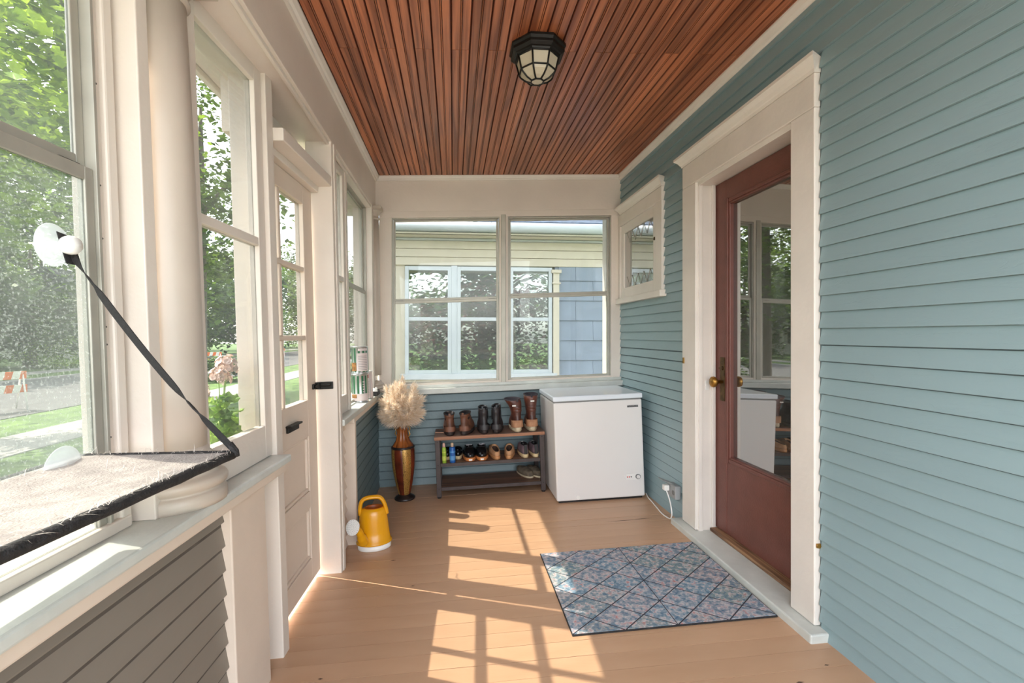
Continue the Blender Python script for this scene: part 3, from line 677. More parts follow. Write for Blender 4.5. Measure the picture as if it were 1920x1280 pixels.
def shoe(name, label, loc, rz, group, L_=.27, Wd=.088, sole=.028, solem=None, upper=None, mid=None, lining=None, top=None, kind='boot', extra=None, flare=None, lean=0):
    t = thing(name, label, 'boot' if 'boot' in name else 'shoe', loc, rz, group, tilt=True)
    q = MB(); s_ = sole
    q.loft([foot_ring(.002, L_-.012, Wd*.92, 0), foot_ring(-.002, L_, Wd*1.02, s_*.25), foot_ring(-.002, L_, Wd*1.02, s_*.55), foot_ring(0, L_, Wd*1.0, s_)])
    obj('sole', q, solem, t)
    if kind in ('boot', 'tall', 'chelsea'):
        H = top; W_ = Wd*.98
        rings = [foot_ring(.002, L_-.002, W_, s_-.002), foot_ring(.001, L_-.006, W_, s_+.018), foot_ring(.001, L_-.016, W_*.98, s_+.034, s_+.030), foot_ring(.003, L_*.86, W_*.90, s_+.052, s_+.046)]
        aw = {'boot': .78, 'tall': .80, 'chelsea': .76}[kind]
        rings += [foot_ring(.006, L_*.68, W_*.84, s_+.066, s_+.074, heel=.9), foot_ring(.009, L_*.56, W_*aw, s_+.085, s_+.10, heel=.95)]
        zb = s_+.10
        fr = {'boot': .98, 'tall': 1.18, 'chelsea': .92}[kind] if flare is None else flare; sway = -.012 if kind != 'tall' else -.004
        for k in range(1, 6):
            f = k/5; zz = zb+(H-zb)*f
            wob = .0025*math.sin(k*2.1)
            rings.append([(p_[0]+lean*f*f, p_[1], p_[2]) for p_ in foot_ring(.009+sway*f*.3+wob, L_*(.54 + (.05 if kind == 'tall' else -.02)*f), W_*(aw+(fr-aw)*f)+wob, zz-(.0), zz+.006*f+(.008*f if kind == 'chelsea' else 0), heel=.97)])
        q = MB(); q.loft(rings, False, False)
        u = obj('upper', q, upper, t)
        sol = u.modifiers.new('thickness', 'SOLIDIFY'); sol.thickness = .003; sol.offset = -1
        last = rings[-1]
        q = MB()
        def shrink(r, f, dz):
            cx = sum(p[0] for p in r)/len(r); cy = sum(p[1] for p in r)/len(r)
            return [(cx+(p[0]-cx)*f, cy+(p[1]-cy)*f, p[2]+dz) for p in r]
        f5, f9 = (.80, .72) if kind != 'tall' else (.66, .48)
        mv = lambda r, dx: [(p_[0]+dx, p_[1], p_[2]) for p_ in r]
        q.loft([shrink(last, 1.0, -.004), shrink(last, 1.025, .001), shrink(last, .93, .003), shrink(last, .86, -.012), mv(shrink(last, f5, -.05), -lean*.45), mv(shrink(last, f9, -.09), -lean*.75)], False, True)
        obj('collar_lining', q, lining, t)
        q = MB(); rr = foot_ring(.0, L_*.42, Wd*1.0, s_+.0, s_+.0, heel=.98); 
        h2 = .036 if kind != 'tall' else .052
        q.loft([[(p[0]*1.03, p[1]-.0015, s_+.001) for p in rr[:9]+rr[-8:]] and foot_ring(-.0015, L_*.40, Wd*1.01, s_, heel=.98), foot_ring(-.0005, L_*.38, Wd*.99, s_+h2*.6, heel=.98), foot_ring(.0008, L_*.34, Wd*.95, s_+h2, heel=.97)], False, False)
        obj('heel_counter', q, mid or upper, t)
        # pull tab at the back of the opening
        q = MB(); hb = min(last, key=lambda p: p[1]); q.box(-.007, .007, hb[1]-.005, hb[1]-.001, hb[2]-.014, hb[2]+.010); obj('pull_tab', q, lining if kind == 'tall' else (mid or upper), t, .001)
        if kind == 'chelsea':
            for sx in (-1, 1):
                q = MB(); q.box(sx*W_*.42, sx*W_*.455, .045, .085, s_+.065, H-.02); obj('elastic_gore', q, BLACKP, t, .001)
        elif extra == 'laces':
            for k in range(5):
                q = MB(); yy = L_*(.74-.06*k); zz = s_+.062+.014*k
                q.tube([(-.022, yy, zz-.004), (0, yy+.004, zz+.006), (.022, yy, zz-.004)], .0022, 6); obj('lace', q, mid or upper, t)
        if kind == 'tall':
            for k in range(2):
                q = MB(); r1_ = foot_ring(.004, L_*.55, W_*.87, zb+.012+k*.022, zb+.018+k*.02, heel=.97); r2_ = foot_ring(.001, L_*.57, W_*.93, zb+.020+k*.022, zb+.026+k*.02, heel=.97); r3_ = foot_ring(.004, L_*.55, W_*.88, zb+.030+k*.022, zb+.034+k*.02, heel=.97)
                q.loft([r1_, r2_, r3_], False, False); obj('leather_fold', q, upper, t)
            q = MB(); q.box(last[0][0]-.014, last[0][0]+.014, last[0][1]-.004, last[0][1]-.001, H-.045, H-.036); obj('label_tab', q, WHITEP, t, .0005, 'small pale tab')
    else:
        H = top; W_ = Wd*.98
        op = {'sneaker': .50, 'slipper': .56, 'clog': .50, 'flat': .60}[kind]
        back = {'sneaker': H, 'slipper': s_+.030, 'clog': s_+.040, 'flat': s_+.030}[kind]
        rings = [foot_ring(.002, L_-.002, W_, s_-.002), foot_ring(.001, L_-.004, W_*1.0, s_+(back-s_)*.3, s_+.016), foot_ring(.002, L_-.016, W_*.97, s_+(back-s_)*.6, s_+.034), foot_ring(.004, L_*.86, W_*.90, s_+(back-s_)*.85, H*.78), foot_ring(.006, L_*.72, W_*.80, back-.002, H*.92), foot_ring(.009, L_*op, W_*.66, back, H)]
        q = MB(); q.loft(rings, False, False); u = obj('upper', q, upper, t)
        sol = u.modifiers.new('thickness', 'SOLIDIFY'); sol.thickness = .003; sol.offset = -1
        last = rings[-1]
        cx = 0; cy = sum(p[1] for p in last)/len(last)
        def shr(f, dz): return [((p[0])*f, cy+(p[1]-cy)*f, p[2]+dz) for p in last]
        q = MB(); q.loft([shr(1.05, -.004), shr(1.04, .002), shr(.95, .002), shr(.9, -.01)], False, False); obj('collar', q, mid or upper, t)
        q = MB(); q.loft([shr(.93, -.004), shr(.86, -.02), [(p[0]*.9, cy+(p[1]-cy)*.9, s_+.004) for p in last]], False, True); obj('insole', q, lining, t)
        if kind == 'sneaker':
            q = MB(); q.box(-.011, .011, -.003, .004, s_, H+.006); obj('heel_stripe', q, BLACKP, t, .002, 'dark stripe up the heel')
            for k in range(4):
                q = MB(); yy = L_*(.56+.06*k); zz = H*.97-.007*k; q.tube([(-.02, yy, zz-.003), (0, yy, zz+.004), (.02, yy, zz-.003)], .002, 6); obj('lace', q, WHITEP, t)
        if kind == 'clog' and extra == 'logo':
            q = MB(); q.box(-.012, .012, L_-.003, L_+.003, s_*.35, s_*.72); obj('sole_mark', q, WHITEP, t, .001, 'small white mark on the sole edge')
            q = MB()
            for k in range(26):
                a = random.uniform(-1, 1); q.lathe([(.0,0),(.004,.002),(.0045,.005),(.0,.008)], 6, (a*.022, L_*.50+random.uniform(-.004,.006), H-.002+.004*random.random()), False, False)
            obj('tongue_fluff', q, link_mat('pale_fluff', (170,165,170), .9), t, label='pale fuzzy lining edge')
    return t
BRN = leather('brown_worn_leather', (128,84,62), (78,50,40)); BRD = leather('dark_brown_sole', (58,44,40), (34,28,26), .7)
BKL = leather('black_worn_leather', (56,52,54), (30,28,30), .45); REDB = leather('oiled_red_brown_leather', (104,58,42), (58,34,30), .4, 14)
MUD = leather('muddy_tan_rubber', (176,132,98), (140,98,70), .7); BONE = leather('bone_midsole', (206,192,164), (170,150,120), .6)
LIN_D = link_mat('dark_lining', (34,28,28), .9); GUM = link_mat('gum_sole', (196,140,92), .6); GUMO = link_mat('orange_gum_sole', (200,126,70), .5)
BLKSH = link_mat('glossy_black_leather', (22,22,24), .12, bump=.02); TANL = leather('tan_suede', (196,150,110), (160,116,82), .8); PURP = leather('mauve_grey_fabric', (128,106,112), (90,74,82), .8)
CRML = link_mat('cream_rubber', (222,196,150), .6); WOOL = link_mat('brown_wool_lining', (66,46,34), .95); KHAK = leather('dusty_khaki_fabric', (122,108,88), (78,68,58), .9)
HY = -.138
def put(lx, ly, lv): return on_rack(lx, ly, lv)
GT = 'boots on the top board of the shoe rack'; GM = 'shoes on the middle shelf of the shoe rack'
shoe('ankle_boot', 'leftmost brown leather ankle boot on the rack top', put(-.288, HY-.005, 0), .06, GT, .265, .088, .030, BRD, BRN, BRN, LIN_D, .154, 'boot', 'laces')
shoe('ankle_boot', 'brown leather ankle boot turned outward, toe pointing right', put(-.193, HY-.005, 0), -.27, GT, .265, .088, .030, BRD, BRN, BRN, LIN_D, .154, 'boot', 'laces')
shoe('chelsea_boot', 'left one of the two slim black pull-on boots', put(-.036, HY, 0), .05, GT, .265, .082, .030, BRD, BKL, BKL, BLACKP, .180, 'chelsea')
shoe('chelsea_boot', 'right black pull-on boot, toe angled towards the tall boots', put(.046, HY, 0), -.20, GT, .265, .080, .028, BRD, BKL, BKL, BLACKP, .186, 'chelsea')
shoe('tall_boot', 'tall red-brown leather boot with flared shaft, left of its pair', put(.213, HY, 0), .04, GT, .265, .090, .034, BONE, REDB, MUD, link_mat('dark_wool', (70,64,68), .95), .236, 'tall', flare=1.42, lean=-.026)
shoe('tall_boot', 'tall red-brown leather boot standing against the freezer', put(.322, HY+.006, 0), -.02, GT, .265, .090, .034, BONE, REDB, MUD, link_mat('dark_wool_lining', (58,54,60), .95), .264, 'tall', flare=1.25, lean=.004)
shoe('low_shoe', 'dark low shoe with pale sole peeping out left of the blue bottle', put(-.318, -.06, 1), 0, GM, .19, .075, .026, CRML, BLKSH, BLKSH, LIN_D, .055, 'flat')
shoe('low_shoe', 'dark low shoe with pale sole showing right of the blue bottle', put(-.238, -.06, 1), 0, GM, .19, .075, .026, CRML, BLKSH, BLKSH, LIN_D, .055, 'flat')
def flip(lx, ly, lv, L_): return on_rack(lx, ly+L_, lv)
shoe('clog', 'left shiny black shoe with orange sole, toe facing the room', flip(-.155, HY-.008, 1, .25), math.pi+.03, GM, .25, .099, .030, GUMO, BLKSH, BLKSH, LIN_D, .094, 'clog', 'logo')
shoe('clog', 'right shiny black shoe with orange sole, toe facing the room', flip(-.055, HY-.008, 1, .25), math.pi-.03, GM, .25, .099, .030, GUMO, BLKSH, BLKSH, LIN_D, .094, 'clog', 'logo')
shoe('slipper', 'left tan slipper with open back and brown lining', put(.052, HY+.004, 1), .10, GM, .25, .080, .026, GUM, TANL, TANL, WOOL, .084, 'slipper')
shoe('slipper', 'right tan slipper with open back and brown lining', put(.135, HY+.004, 1), -.16, GM, .25, .080, .026, GUM, TANL, TANL, WOOL, .084, 'slipper')
shoe('sneaker', 'left mauve-grey sneaker with dark heel stripe and cream sole', put(.262, HY+.008, 1), .02, GM, .25, .076, .028, CRML, PURP, BLACKP, LIN_D, .092, 'sneaker')
shoe('sneaker', 'right mauve-grey sneaker beside the right rack leg', put(.340, HY+.010, 1), -.01, GM, .25, .074, .028, CRML, PURP, BLACKP, LIN_D, .092, 'sneaker')
GB = 'shoes on the bottom shelf of the shoe rack'
shoe('canvas_shoe', 'left dusty khaki shoe lying low on the bottom shelf', flip(.235, -.075, 2, .21), math.pi+.35, GB, .22, .082, .016, BONE, KHAK, KHAK, LIN_D, .062, 'flat')
shoe('canvas_shoe', 'right dusty khaki shoe lying low on the bottom shelf', flip(.315, -.075, 2, .21), math.pi+.30, GB, .22, .080, .016, BONE, KHAK, KHAK, LIN_D, .062, 'flat')
# bottles
def bottle(label, lx, prof_body, bodym, capm, bandm):
    t = thing('spray_bottle', label, 'bottle', on_rack(lx, -.126, 1), 0, 'bottles on the shoe rack', True)
    q = MB(); q.lathe(prof_body, 24); b = obj('bottle_body', q, bodym, t)
    zt_ = prof_body[-1][1]; q = MB(); q.lathe([(.0105, zt_-.002), (.0105, zt_+.020), (.009, zt_+.026), (.004, zt_+.028)], 20); obj('cap', q, capm, t)
    r = prof_body[2][0]+.0004
    q = MB(); q.lathe([(r, .020), (r, .052)], 24, cap0=False, cap1=False); obj('label_band', q, bandm, b)
    q = MB(); q.lathe([(r, .075), (r, .085)], 24, cap0=False, cap1=False); obj('label_band', q, bandm, b)
bottle('green spray bottle with a pink cap beside the left rack leg', -.338, [(.013,0),(.0155,.003),(.0155,.10),(.013,.112),(.009,.118)], link_mat('lime_plastic', (150,180,60), .35), link_mat('pink_cap', (224,180,165), .5), link_mat('yellow_green_label', (196,208,90), .5))
bottle('blue spray bottle with a beige cap on the middle shelf', -.278, [(.019,0),(.0215,.003),(.0215,.108),(.020,.113),(.009,.116)], link_mat('blue_plastic', (38,96,170), .3), link_mat('beige_cap', (222,190,160), .5), link_mat('light_blue_label', (90,150,205), .5))

# ---------------------------------------------------------------- vase with pampas grass
vx, vy = -.352, 3.435
va = thing('floor_vase', 'tall fluted brown floor vase with gold mosaic panels, holding pampas grass', 'vase', (vx, vy, fl(vx)), -.36, tilt=True)
LAC = paint('red_brown_lacquer', lin(112,48,26), .2, .18, 10, .08, 30, dark=lin(66,26,16)); AMB = paint('amber_lacquer', lin(150,84,36), .22, .12, 12, .1, 30, dark=lin(84,42,20)); DKB = paint('dark_foot_lacquer', lin(40,30,28), .35, .2)
m_, N_, Lk, P_ = mat('gold_mosaic'); tc = N_.new('ShaderNodeTexCoord'); vo = N_.new('ShaderNodeTexVoronoi'); vo.inputs['Scale'].default_value = 150
mp_ = N_.new('ShaderNodeMapping'); mp_.inputs['Scale'].default_value = (1,1,1.0); Lk.new(tc.outputs['Object'], mp_.inputs[0]); Lk.new(mp_.outputs[0], vo.inputs['Vector']); vo.feature = 'DISTANCE_TO_EDGE'
rp = N_.new('ShaderNodeValToRGB'); rp.color_ramp.elements[0].position = .03; rp.color_ramp.elements[1].position = .12; rp.color_ramp.elements[0].color = lin(70,40,16); rp.color_ramp.elements[1].color = lin(206,160,84)
Lk.new(vo.outputs['Distance'], rp.inputs[0]); Lk.new(rp.outputs[0], P_.inputs['Base Color']); P_.inputs['Roughness'].default_value = .3; P_.inputs['Metallic'].default_value = .5
GOLD = m_
q = MB(); q.lathe([(.074,0),(.076,.008),(.066,.018),(.046,.030),(.040,.038)], 28); obj('foot', q, DKB, va, 0, 'dark round foot')
prof = [(.042,.036),(.050,.065),(.063,.12),(.074,.18),(.082,.24),(.085,.30),(.085,.35),(.082,.372)]
NP = 8
for k in range(NP):
    q = MB(); a0, a1 = 2*math.pi*(k-.5)/NP, 2*math.pi*(k+.5)/NP; rings = []
    for r, z in prof:
        rings.append([(r*(1-.035*(abs(j/6-.5)*2)**2)*math.sin(a0+(a1-a0)*j/6), -r*(1-.035*(abs(j/6-.5)*2)**2)*math.cos(a0+(a1-a0)*j/6), z) for j in range(7)])
    q.loft(rings, False, False, closed=False)
    g = (k % 2 == 1)
    if g:
        obj('lacquer_panel', q, LAC, va)
        q2 = MB(); q2.loft([[(x*1.010, y*1.010, z) for x, y, z in r] for r in rings], False, False, closed=False); obj('mosaic_panel', q2, GOLD, va, label='gold mosaic strip')
    else: obj('lacquer_panel', q, LAC, va)
q = MB(); q.lathe([(.080,.368),(.085,.372),(.085,.382),(.078,.388)], 32, cap0=False, cap1=False); obj('shoulder_band', q, DKB, va)
np_ = [(.080,.386),(.070,.400),(.055,.422),(.045,.45),(.040,.485),(.042,.52),(.050,.55),(.058,.568)]
for k in range(NP):
    q = MB(); a0, a1 = 2*math.pi*(k-.5)/NP, 2*math.pi*(k+.5)/NP
    rings = [[(r*(1-.12*(abs(j/6-.5)*2)**2)*math.sin(a0+(a1-a0)*j/6), -r*(1-.12*(abs(j/6-.5)*2)**2)*math.cos(a0+(a1-a0)*j/6), z) for j in range(7)] for r, z in np_]
    q.loft(rings, False, False, closed=False); obj('neck_flute', q, AMB, va)
q = MB(); q.lathe([(.050,.555),(.034,.50),(.0,.49)], 24, cap0=False, cap1=False); obj('inside', q, DKB, va)
for sx in (-1, 1):
    q = MB(); q.tube(smooth([(sx*.040,0,.53),(sx*.056,0,.525),(sx*.060,0,.508),(sx*.050,0,.497),(sx*.056,0,.482),(sx*.058,0,.468),(sx*.046,0,.455)], 4), .0045, 8); obj('scroll_handle', q, GOLD, va, label='small curled gold handle')

m_, N_, Lk, P_ = mat('pampas_plume'); oi = N_.new('ShaderNodeNewGeometry'); mx = N_.new('ShaderNodeMix'); mx.data_type = 'RGBA'
mx.inputs['A'].default_value = lin(240,216,184); mx.inputs['B'].default_value = lin(255,248,238); Lk.new(oi.outputs['Random Per Island'], mx.inputs['Factor']); Lk.new(mx.outputs['Result'], P_.inputs['Base Color']); P_.inputs['Roughness'].default_value = .9
tl = N_.new('ShaderNodeBsdfTranslucent'); Lk.new(mx.outputs['Result'], tl.inputs[0]); ms = N_.new('ShaderNodeMixShader'); ms.inputs[0].default_value = .4; Lk.new(P_.outputs[0], ms.inputs[1]); Lk.new(tl.outputs[0], ms.inputs[2]); Lk.new(ms.outputs[0], N_['Material Output'].inputs[0])
PAMP = m_; STEM = link_mat('straw_stem', (206,170,124), .8)
pg = thing('pampas_bouquet', 'round bunch of dried cream and tan pampas grass in the tall brown vase', 'dried grass', (vx-.02, vy, fl(vx)+.555), tilt=True)
random.seed(21)
def plume(base, tip, r, n, name='plume'):
    base = Vector(base); tip = Vector(tip); ax = (tip-base); q = MB()
    a = ax.cross(Vector((0,0,1))); a = a.normalized() if a.length > .01 else Vector((1,0,0)); b = ax.cross(a).normalized()
    for i in range(n):
        t = random.uniform(.25, 1); p = base+ax*t
        rr = r*math.sin(min(1, (1.12-t))*2.2)*random.uniform(.6, 1.15)
        an = random.uniform(0, 2*math.pi); d = (a*math.cos(an)+b*math.sin(an))*rr + ax.normalized()*random.uniform(.02, .055)
        m1 = p+d*.5+Vector((0,0,.004)); e = p+d+Vector((0,0,-.010*random.random()))
        sdv = d.cross(Vector((random.uniform(-1,1),random.uniform(-1,1),random.uniform(-1,1)))).normalized()*random.uniform(.0010, .0024)
        q.add([p-sdv*.6, p+sdv*.6, m1+sdv, m1-sdv, e], [(0,1,2,3), (3,2,4)])
    o = obj(name, q, PAMP, pg, recalc=False)
    s2 = MB(); s2.tube([base, base+ax*.5, tip], [.0016,.0012,.0006], 5); obj('stem', s2, STEM, o)
for k in range(44):
    if k < 16: a = 2*math.pi*k/16; el = random.uniform(.15, .5); ln = random.uniform(.125, .155)
    elif k < 32: a = 2*math.pi*k/16+.2; el = random.uniform(.55, 1.0); ln = random.uniform(.165, .20)
    else: a = 2*math.pi*k/12; el = random.uniform(1.0, 1.5); ln = random.uniform(.20, .25)
    plume((.012*math.cos(a), .012*math.sin(a), -.035), (ln*math.cos(el)*math.cos(a), ln*math.cos(el)*math.sin(a)*.9, .030+ln*math.sin(el)*1.12), .066, 520)

# ---------------------------------------------------------------- watering can
YEL = link_mat('yellow_plastic', (226,158,16), .22, var=.02, bump=.03); YELI = link_mat('inner_orange_plastic', (170,84,14), .4)
wx, wy = -.442, 2.665
wc = thing('watering_can', 'yellow plastic watering can with white base and rose, on the floor by the door', 'watering can', (wx, wy, fl(wx)), .12, tilt=True)
def oval(r1, r2, z, cx=0, n=36): return [(cx+r1*math.cos(2*math.pi*k/n), r2*math.sin(2*math.pi*k/n), z) for k in range(n)]
q = MB(); q.loft([oval(.086,.060,0), oval(.091,.065,.004), oval(.092,.066,.030)]); obj('base', q, WHITEP, wc, 0, 'white oval base')
q = MB(); q.loft([oval(.092,.066,.030), oval(.098,.072,.034), oval(.098,.072,.042), oval(.090,.066,.046), oval(.084,.062,.10), oval(.078,.058,.16), oval(.074,.055,.196), oval(.068,.050,.212), oval(.060,.044,.222), oval(.052,.036,.226,.004)], True, False); bd = obj('body', q, YEL, wc)
q = MB(); q.loft([oval(.0525,.0365,.226,.004), oval(.050,.034,.231,.004), oval(.046,.031,.224,.004), oval(.044,.030,.19,.004), oval(.05,.035,.06)], False, True); obj('inner_wall', q, YELI, wc, 0, 'orange inside of the opening')
q = MB(); q.tube(smooth([(-.070,0,.190),(-.071,0,.225),(-.062,0,.262),(-.040,0,.279),(0,0,.283),(.036,0,.279),(.057,0,.255),(.070,0,.215),(.074,0,.185)], 5), .0115, 12, flat=1.5); obj('handle', q, YEL, wc)
q = MB(); q.tube(smooth([(-.055,-.058,.060),(-.062,-.085,.10),(-.072,-.108,.145),(-.088,-.124,.172)], 5), [.028]*3+[.026]*3+[.020]*4+[.016]*5+[.0155], 16); sp = obj('spout', q, YEL, wc)
q = MB(); q.tube([(-.084,-.122,.165),(-.094,-.134,.176),(-.098,-.140,.179)], [.016,.036,.040], 24); ro = obj('rose', q, WHITEP, wc, 0, 'white perforated sprinkler rose')
nd = Vector((-.45,-.80,.32)).normalized(); ctr = Vector((-.0995,-.1425,.1800))
aa = nd.cross(Vector((0,0,1))).normalized(); bb = nd.cross(aa).normalized()
q = MB(); q.disc(tuple(ctr), nd, .040, .004, 28); obj('rose_face', q, WHITEP, wc)
q = MB()
for rr, cnt in ((.009,6),(.018,11),(.027,16),(.035,20)):
    for k in range(cnt):
        a = 2*math.pi*k/cnt; q.disc(tuple(ctr+nd*.0022+aa*rr*math.cos(a)+bb*rr*math.sin(a)), nd, .0013, .001, 6)
obj('spray_hole', q, GASK, ro, kind='stuff')

# ---------------------------------------------------------------- cans on the far sill
GRN = link_mat('green_label', (40,104,66), .4); PNK = link_mat('pale_label', (222,206,202), .45); TIN = paint('tin_metal', lin(190,190,188), .28, .05, metal=.8); DRK = link_mat('dark_print', (44,40,40), .5); REDL = link_mat('red_label', (188,60,60), .45); PLM = link_mat('picture_label', (176,120,60), .5, var=.3, scale=60)
def sill_pt(u, y): return L_(u, y, .739)
def can(label, u, y, r, h, kind, z=0, rz=0):
    p = sill_pt(u, y); t = thing('food_can' if kind != 'tall' else 'carton_tube', label, 'can', (p[0], p[1], p[2]+z), rz, None, True)
    q = MB(); q.lathe([(r-.001,0),(r+.001,.002),(r+.001,.005),(r-.001,.008),(r-.001,h-.008),(r+.001,h-.005),(r+.001,h-.001),(r-.002,h),(r-.004,h-.003),(0,h-.003)], 32, cap1=False); b = obj('tin_body', q, TIN, t)
    def patch(nm, a0, a1, z0, z1, m, dr=.0002, par=b, lab=None):
        q = MB(); n = 12; rr = r+dr
        q.loft([[(rr*math.cos(a0+(a1-a0)*j/n), rr*math.sin(a0+(a1-a0)*j/n), zz) for j in range(n+1)] for zz in (z0, z1)], False, False, closed=False); obj(nm, q, m, par, label=lab)
    A = -math.pi/2
    if kind == 'green':
        patch('wrapper', 0, 2*math.pi, .012, h-.012, GRN); patch('text_panel', A-.25, A+1.2, .018, h-.045, PNK, .0008); patch('text_panel', A-.1, A+1.2, h-.030, h-.014, PNK, .0008)
        for k in range(9): patch('printed_line', A-.1, A+1.0, .026+.011*k, .0285+.011*k, link_mat('faint_print_%s' % 'abcdefghi'[k], (176,160,156), .5) if k < 0 else GASK, .0012)
        patch('picture', A-1.1, A-.35, .020, .075, PLM, .0008)
    elif kind == 'green2':
        patch('wrapper', 0, 2*math.pi, .012, h-.012, GRN); patch('lower_panel', A-1.4, A+1.4, .012, .058, PNK, .0008); patch('picture', A-1.0, A-.2, .030, .055, PLM, .0012)
        for k in range(5): patch('printed_mark', A+.55, A+.8, .066+.016*k, .074+.016*k, PNK, .0008)
    else:
        patch('wrapper', 0, 2*math.pi, .004, h-.006, PNK); patch('printed_mark', A-.5, A+.5, h-.045, h-.022, REDL, .0008)
        for k in range(10): patch('printed_line', A-.5, A+.6, .02+.011*k, .0215+.011*k, GASK, .0008)
        q = MB(); q.lathe([(r+.002, h-.010), (r+.002, h+.002), (0, h+.002)], 28, cap1=False); obj('lid', q, WHITEP, t)
    return t
can('lower green-labelled can of the two stacked on the left sill', -.618, 3.13, .0535, .186, 'green2')
can('upper green and white can stacked on another on the left sill', -.618, 3.13, .0535, .180, 'green', .1865, .1)
can('slim pale tube with white lid and red mark behind the stacked cans', -.600, 3.285, .040, .190, 'tall')
p = sill_pt(-.594, 3.46)
tr = thing('tray', 'small dark tray of crumpled white plastic at the end of the left sill', 'tray', p, 0, None, True)
q = MB()
q.box(-.040,.045,-.06,.06,0,.005); q.box(-.040,-.036,-.06,.06,0,.034); q.box(.041,.045,-.06,.06,0,.034); q.box(-.04,.045,-.06,-.056,0,.034); q.box(-.04,.045,.056,.06,0,.034); obj('tray_body', q, BLACKP, tr, .0015)
q = MB()
for k in range(16):
    cx, cy = random.uniform(-.026,.030), random.uniform(-.045,.045); rr = random.uniform(.010,.017)
    q.lathe([(0,0),(rr*.9,.006),(rr,.014),(rr*.6,.022),(0,.026)], 7, (cx, cy, .018+random.uniform(0,.012)), False, False, smooth=False)
obj('crumpled_plastic', q, WHITEP, tr, kind='stuff')
obj('rim', rbox(-.042,.047,-.064,-.058,.032,.038), WHITEP, tr, .001)

# ---------------------------------------------------------------- window perch (suction-cup cat shelf)
FLEECE = paint('white_fleece', lin(164,156,150), .95, .12, 25, .9, 220); PIPE = paint('black_piping', lin(38,36,36), .8, .2, 60, .6, 200); STRAP = paint('black_webbing', lin(44,42,42), .8, .12, 200, .5, 500)
px0, px1, py0, py1 = -.800, -.480, .46, 1.062
pz = lambda x, y=.76: .918+(x+.80)*(.055-.16*(y-.72))
wp = thing('window_perch', 'fleece-covered cat window perch with black edging hung on suction cups', 'window perch', (-.64, .76, .91))
q = MB(); nx, ny = 14, 22; top = []
for j in range(ny+1):
    row = []
    for i in range(nx+1):
        x = px0+(px1-px0)*i/nx; y = py0+(py1-py0)*j/ny
        sag = -.012*math.sin(math.pi*i/nx)*math.sin(math.pi*j/ny)+random.uniform(-.0006,.0006)
        row.append((x, y, pz(x, y)+.006+sag))
    top.append(row)
q.loft(top, False, False, closed=False); q.loft([[(x,y,z-.010) for x,y,z in r] for r in top], False, False, closed=False)
obj('fleece_top', q, FLEECE, wp, 0, 'white hairy fleece', world=True)
q = MB(); cs_ = [(px0,py0),(px1,py0),(px1,py1),(px0,py1),(px0,py0)]
for a, b in zip(cs_[:-1], cs_[1:]):
    pts = [(a[0]+(b[0]-a[0])*t/12, a[1]+(b[1]-a[1])*t/12, pz(a[0]+(b[0]-a[0])*t/12, a[1]+(b[1]-a[1])*t/12)+random.uniform(-.001,.001)) for t in range(13)]
    q.tube(pts, .0085, 10, flat=1.1)
obj('edge_piping', q, PIPE, wp, 0, world=True, label='black worn edge binding')
q = MB()
for k in range(420):
    side = random.random()
    if side < .45: x, y = px1+random.uniform(-.012,.008), random.uniform(py0, py1)
    elif side < .6: x, y = random.uniform(px0, px1), py1+random.uniform(-.012,.004)
    else: x, y = random.uniform(px0, px1), random.uniform(py0, py1)
    z = pz(x, y)+.009-(.012*math.sin(math.pi*(x-px0)/(px1-px0))*math.sin(math.pi*(y-py0)/(py1-py0)) if side >= .6 else 0)
    d = Vector((random.uniform(-1,1), random.uniform(-1,1), random.uniform(-.1,.5))).normalized()*random.uniform(.008,.026); p = Vector((x,y,z)); wv = d.cross(Vector((0,0,1))).normalized()*.00035
    q.add([p-wv, p+wv, p+d*.5+wv+Vector((0,0,.002)), p+d*.5-wv+Vector((0,0,.002)), p+d], [(0,1,2,3),(3,2,4)])
obj('cat_hair', q, link_mat('pale_hair', (215,205,195), .8), wp, 0, world=True, kind='stuff', recalc=False)
CUPM = glass('suction_cup_plastic', tint=(.9,.93,.95), gloss=.05, dirt=.42, dirtcol=(.85,.87,.88))
def cup(c, r, knob=True):
    q = MB(); q.lathe([(r,0),(r*.98,.002),(r*.8,.006),(r*.45,.012),(r*.22,.018),(r*.20,.022)], 36, cap0=True)
    q.xf(Matrix.Translation(c) @ Matrix.Rotation(math.pi/2, 4, 'Y')); o = obj('suction_cup', q, CUPM, wp, 0, world=True, label='clear round suction cup')
    if knob:
        q = MB(); q.lathe([(.012,.020),(.017,.024),(.019,.032),(.0185,.040),(.014,.047),(0,.049)], 24, cap1=False); q.xf(Matrix.Translation(c) @ Matrix.Rotation(math.pi/2, 4, 'Y')); obj('cup_knob', q, WHITEP, wp, 0, world=True, label='white plastic knob')
c1_ = Vector((L_(-.688, 1.0, 1.36)[0], 1.0, 1.36)); c2_ = Vector((L_(-.688, 1.0, .90)[0]+.004, .995, .912))
cup(c1_, .043); cup(c2_, .047, False)
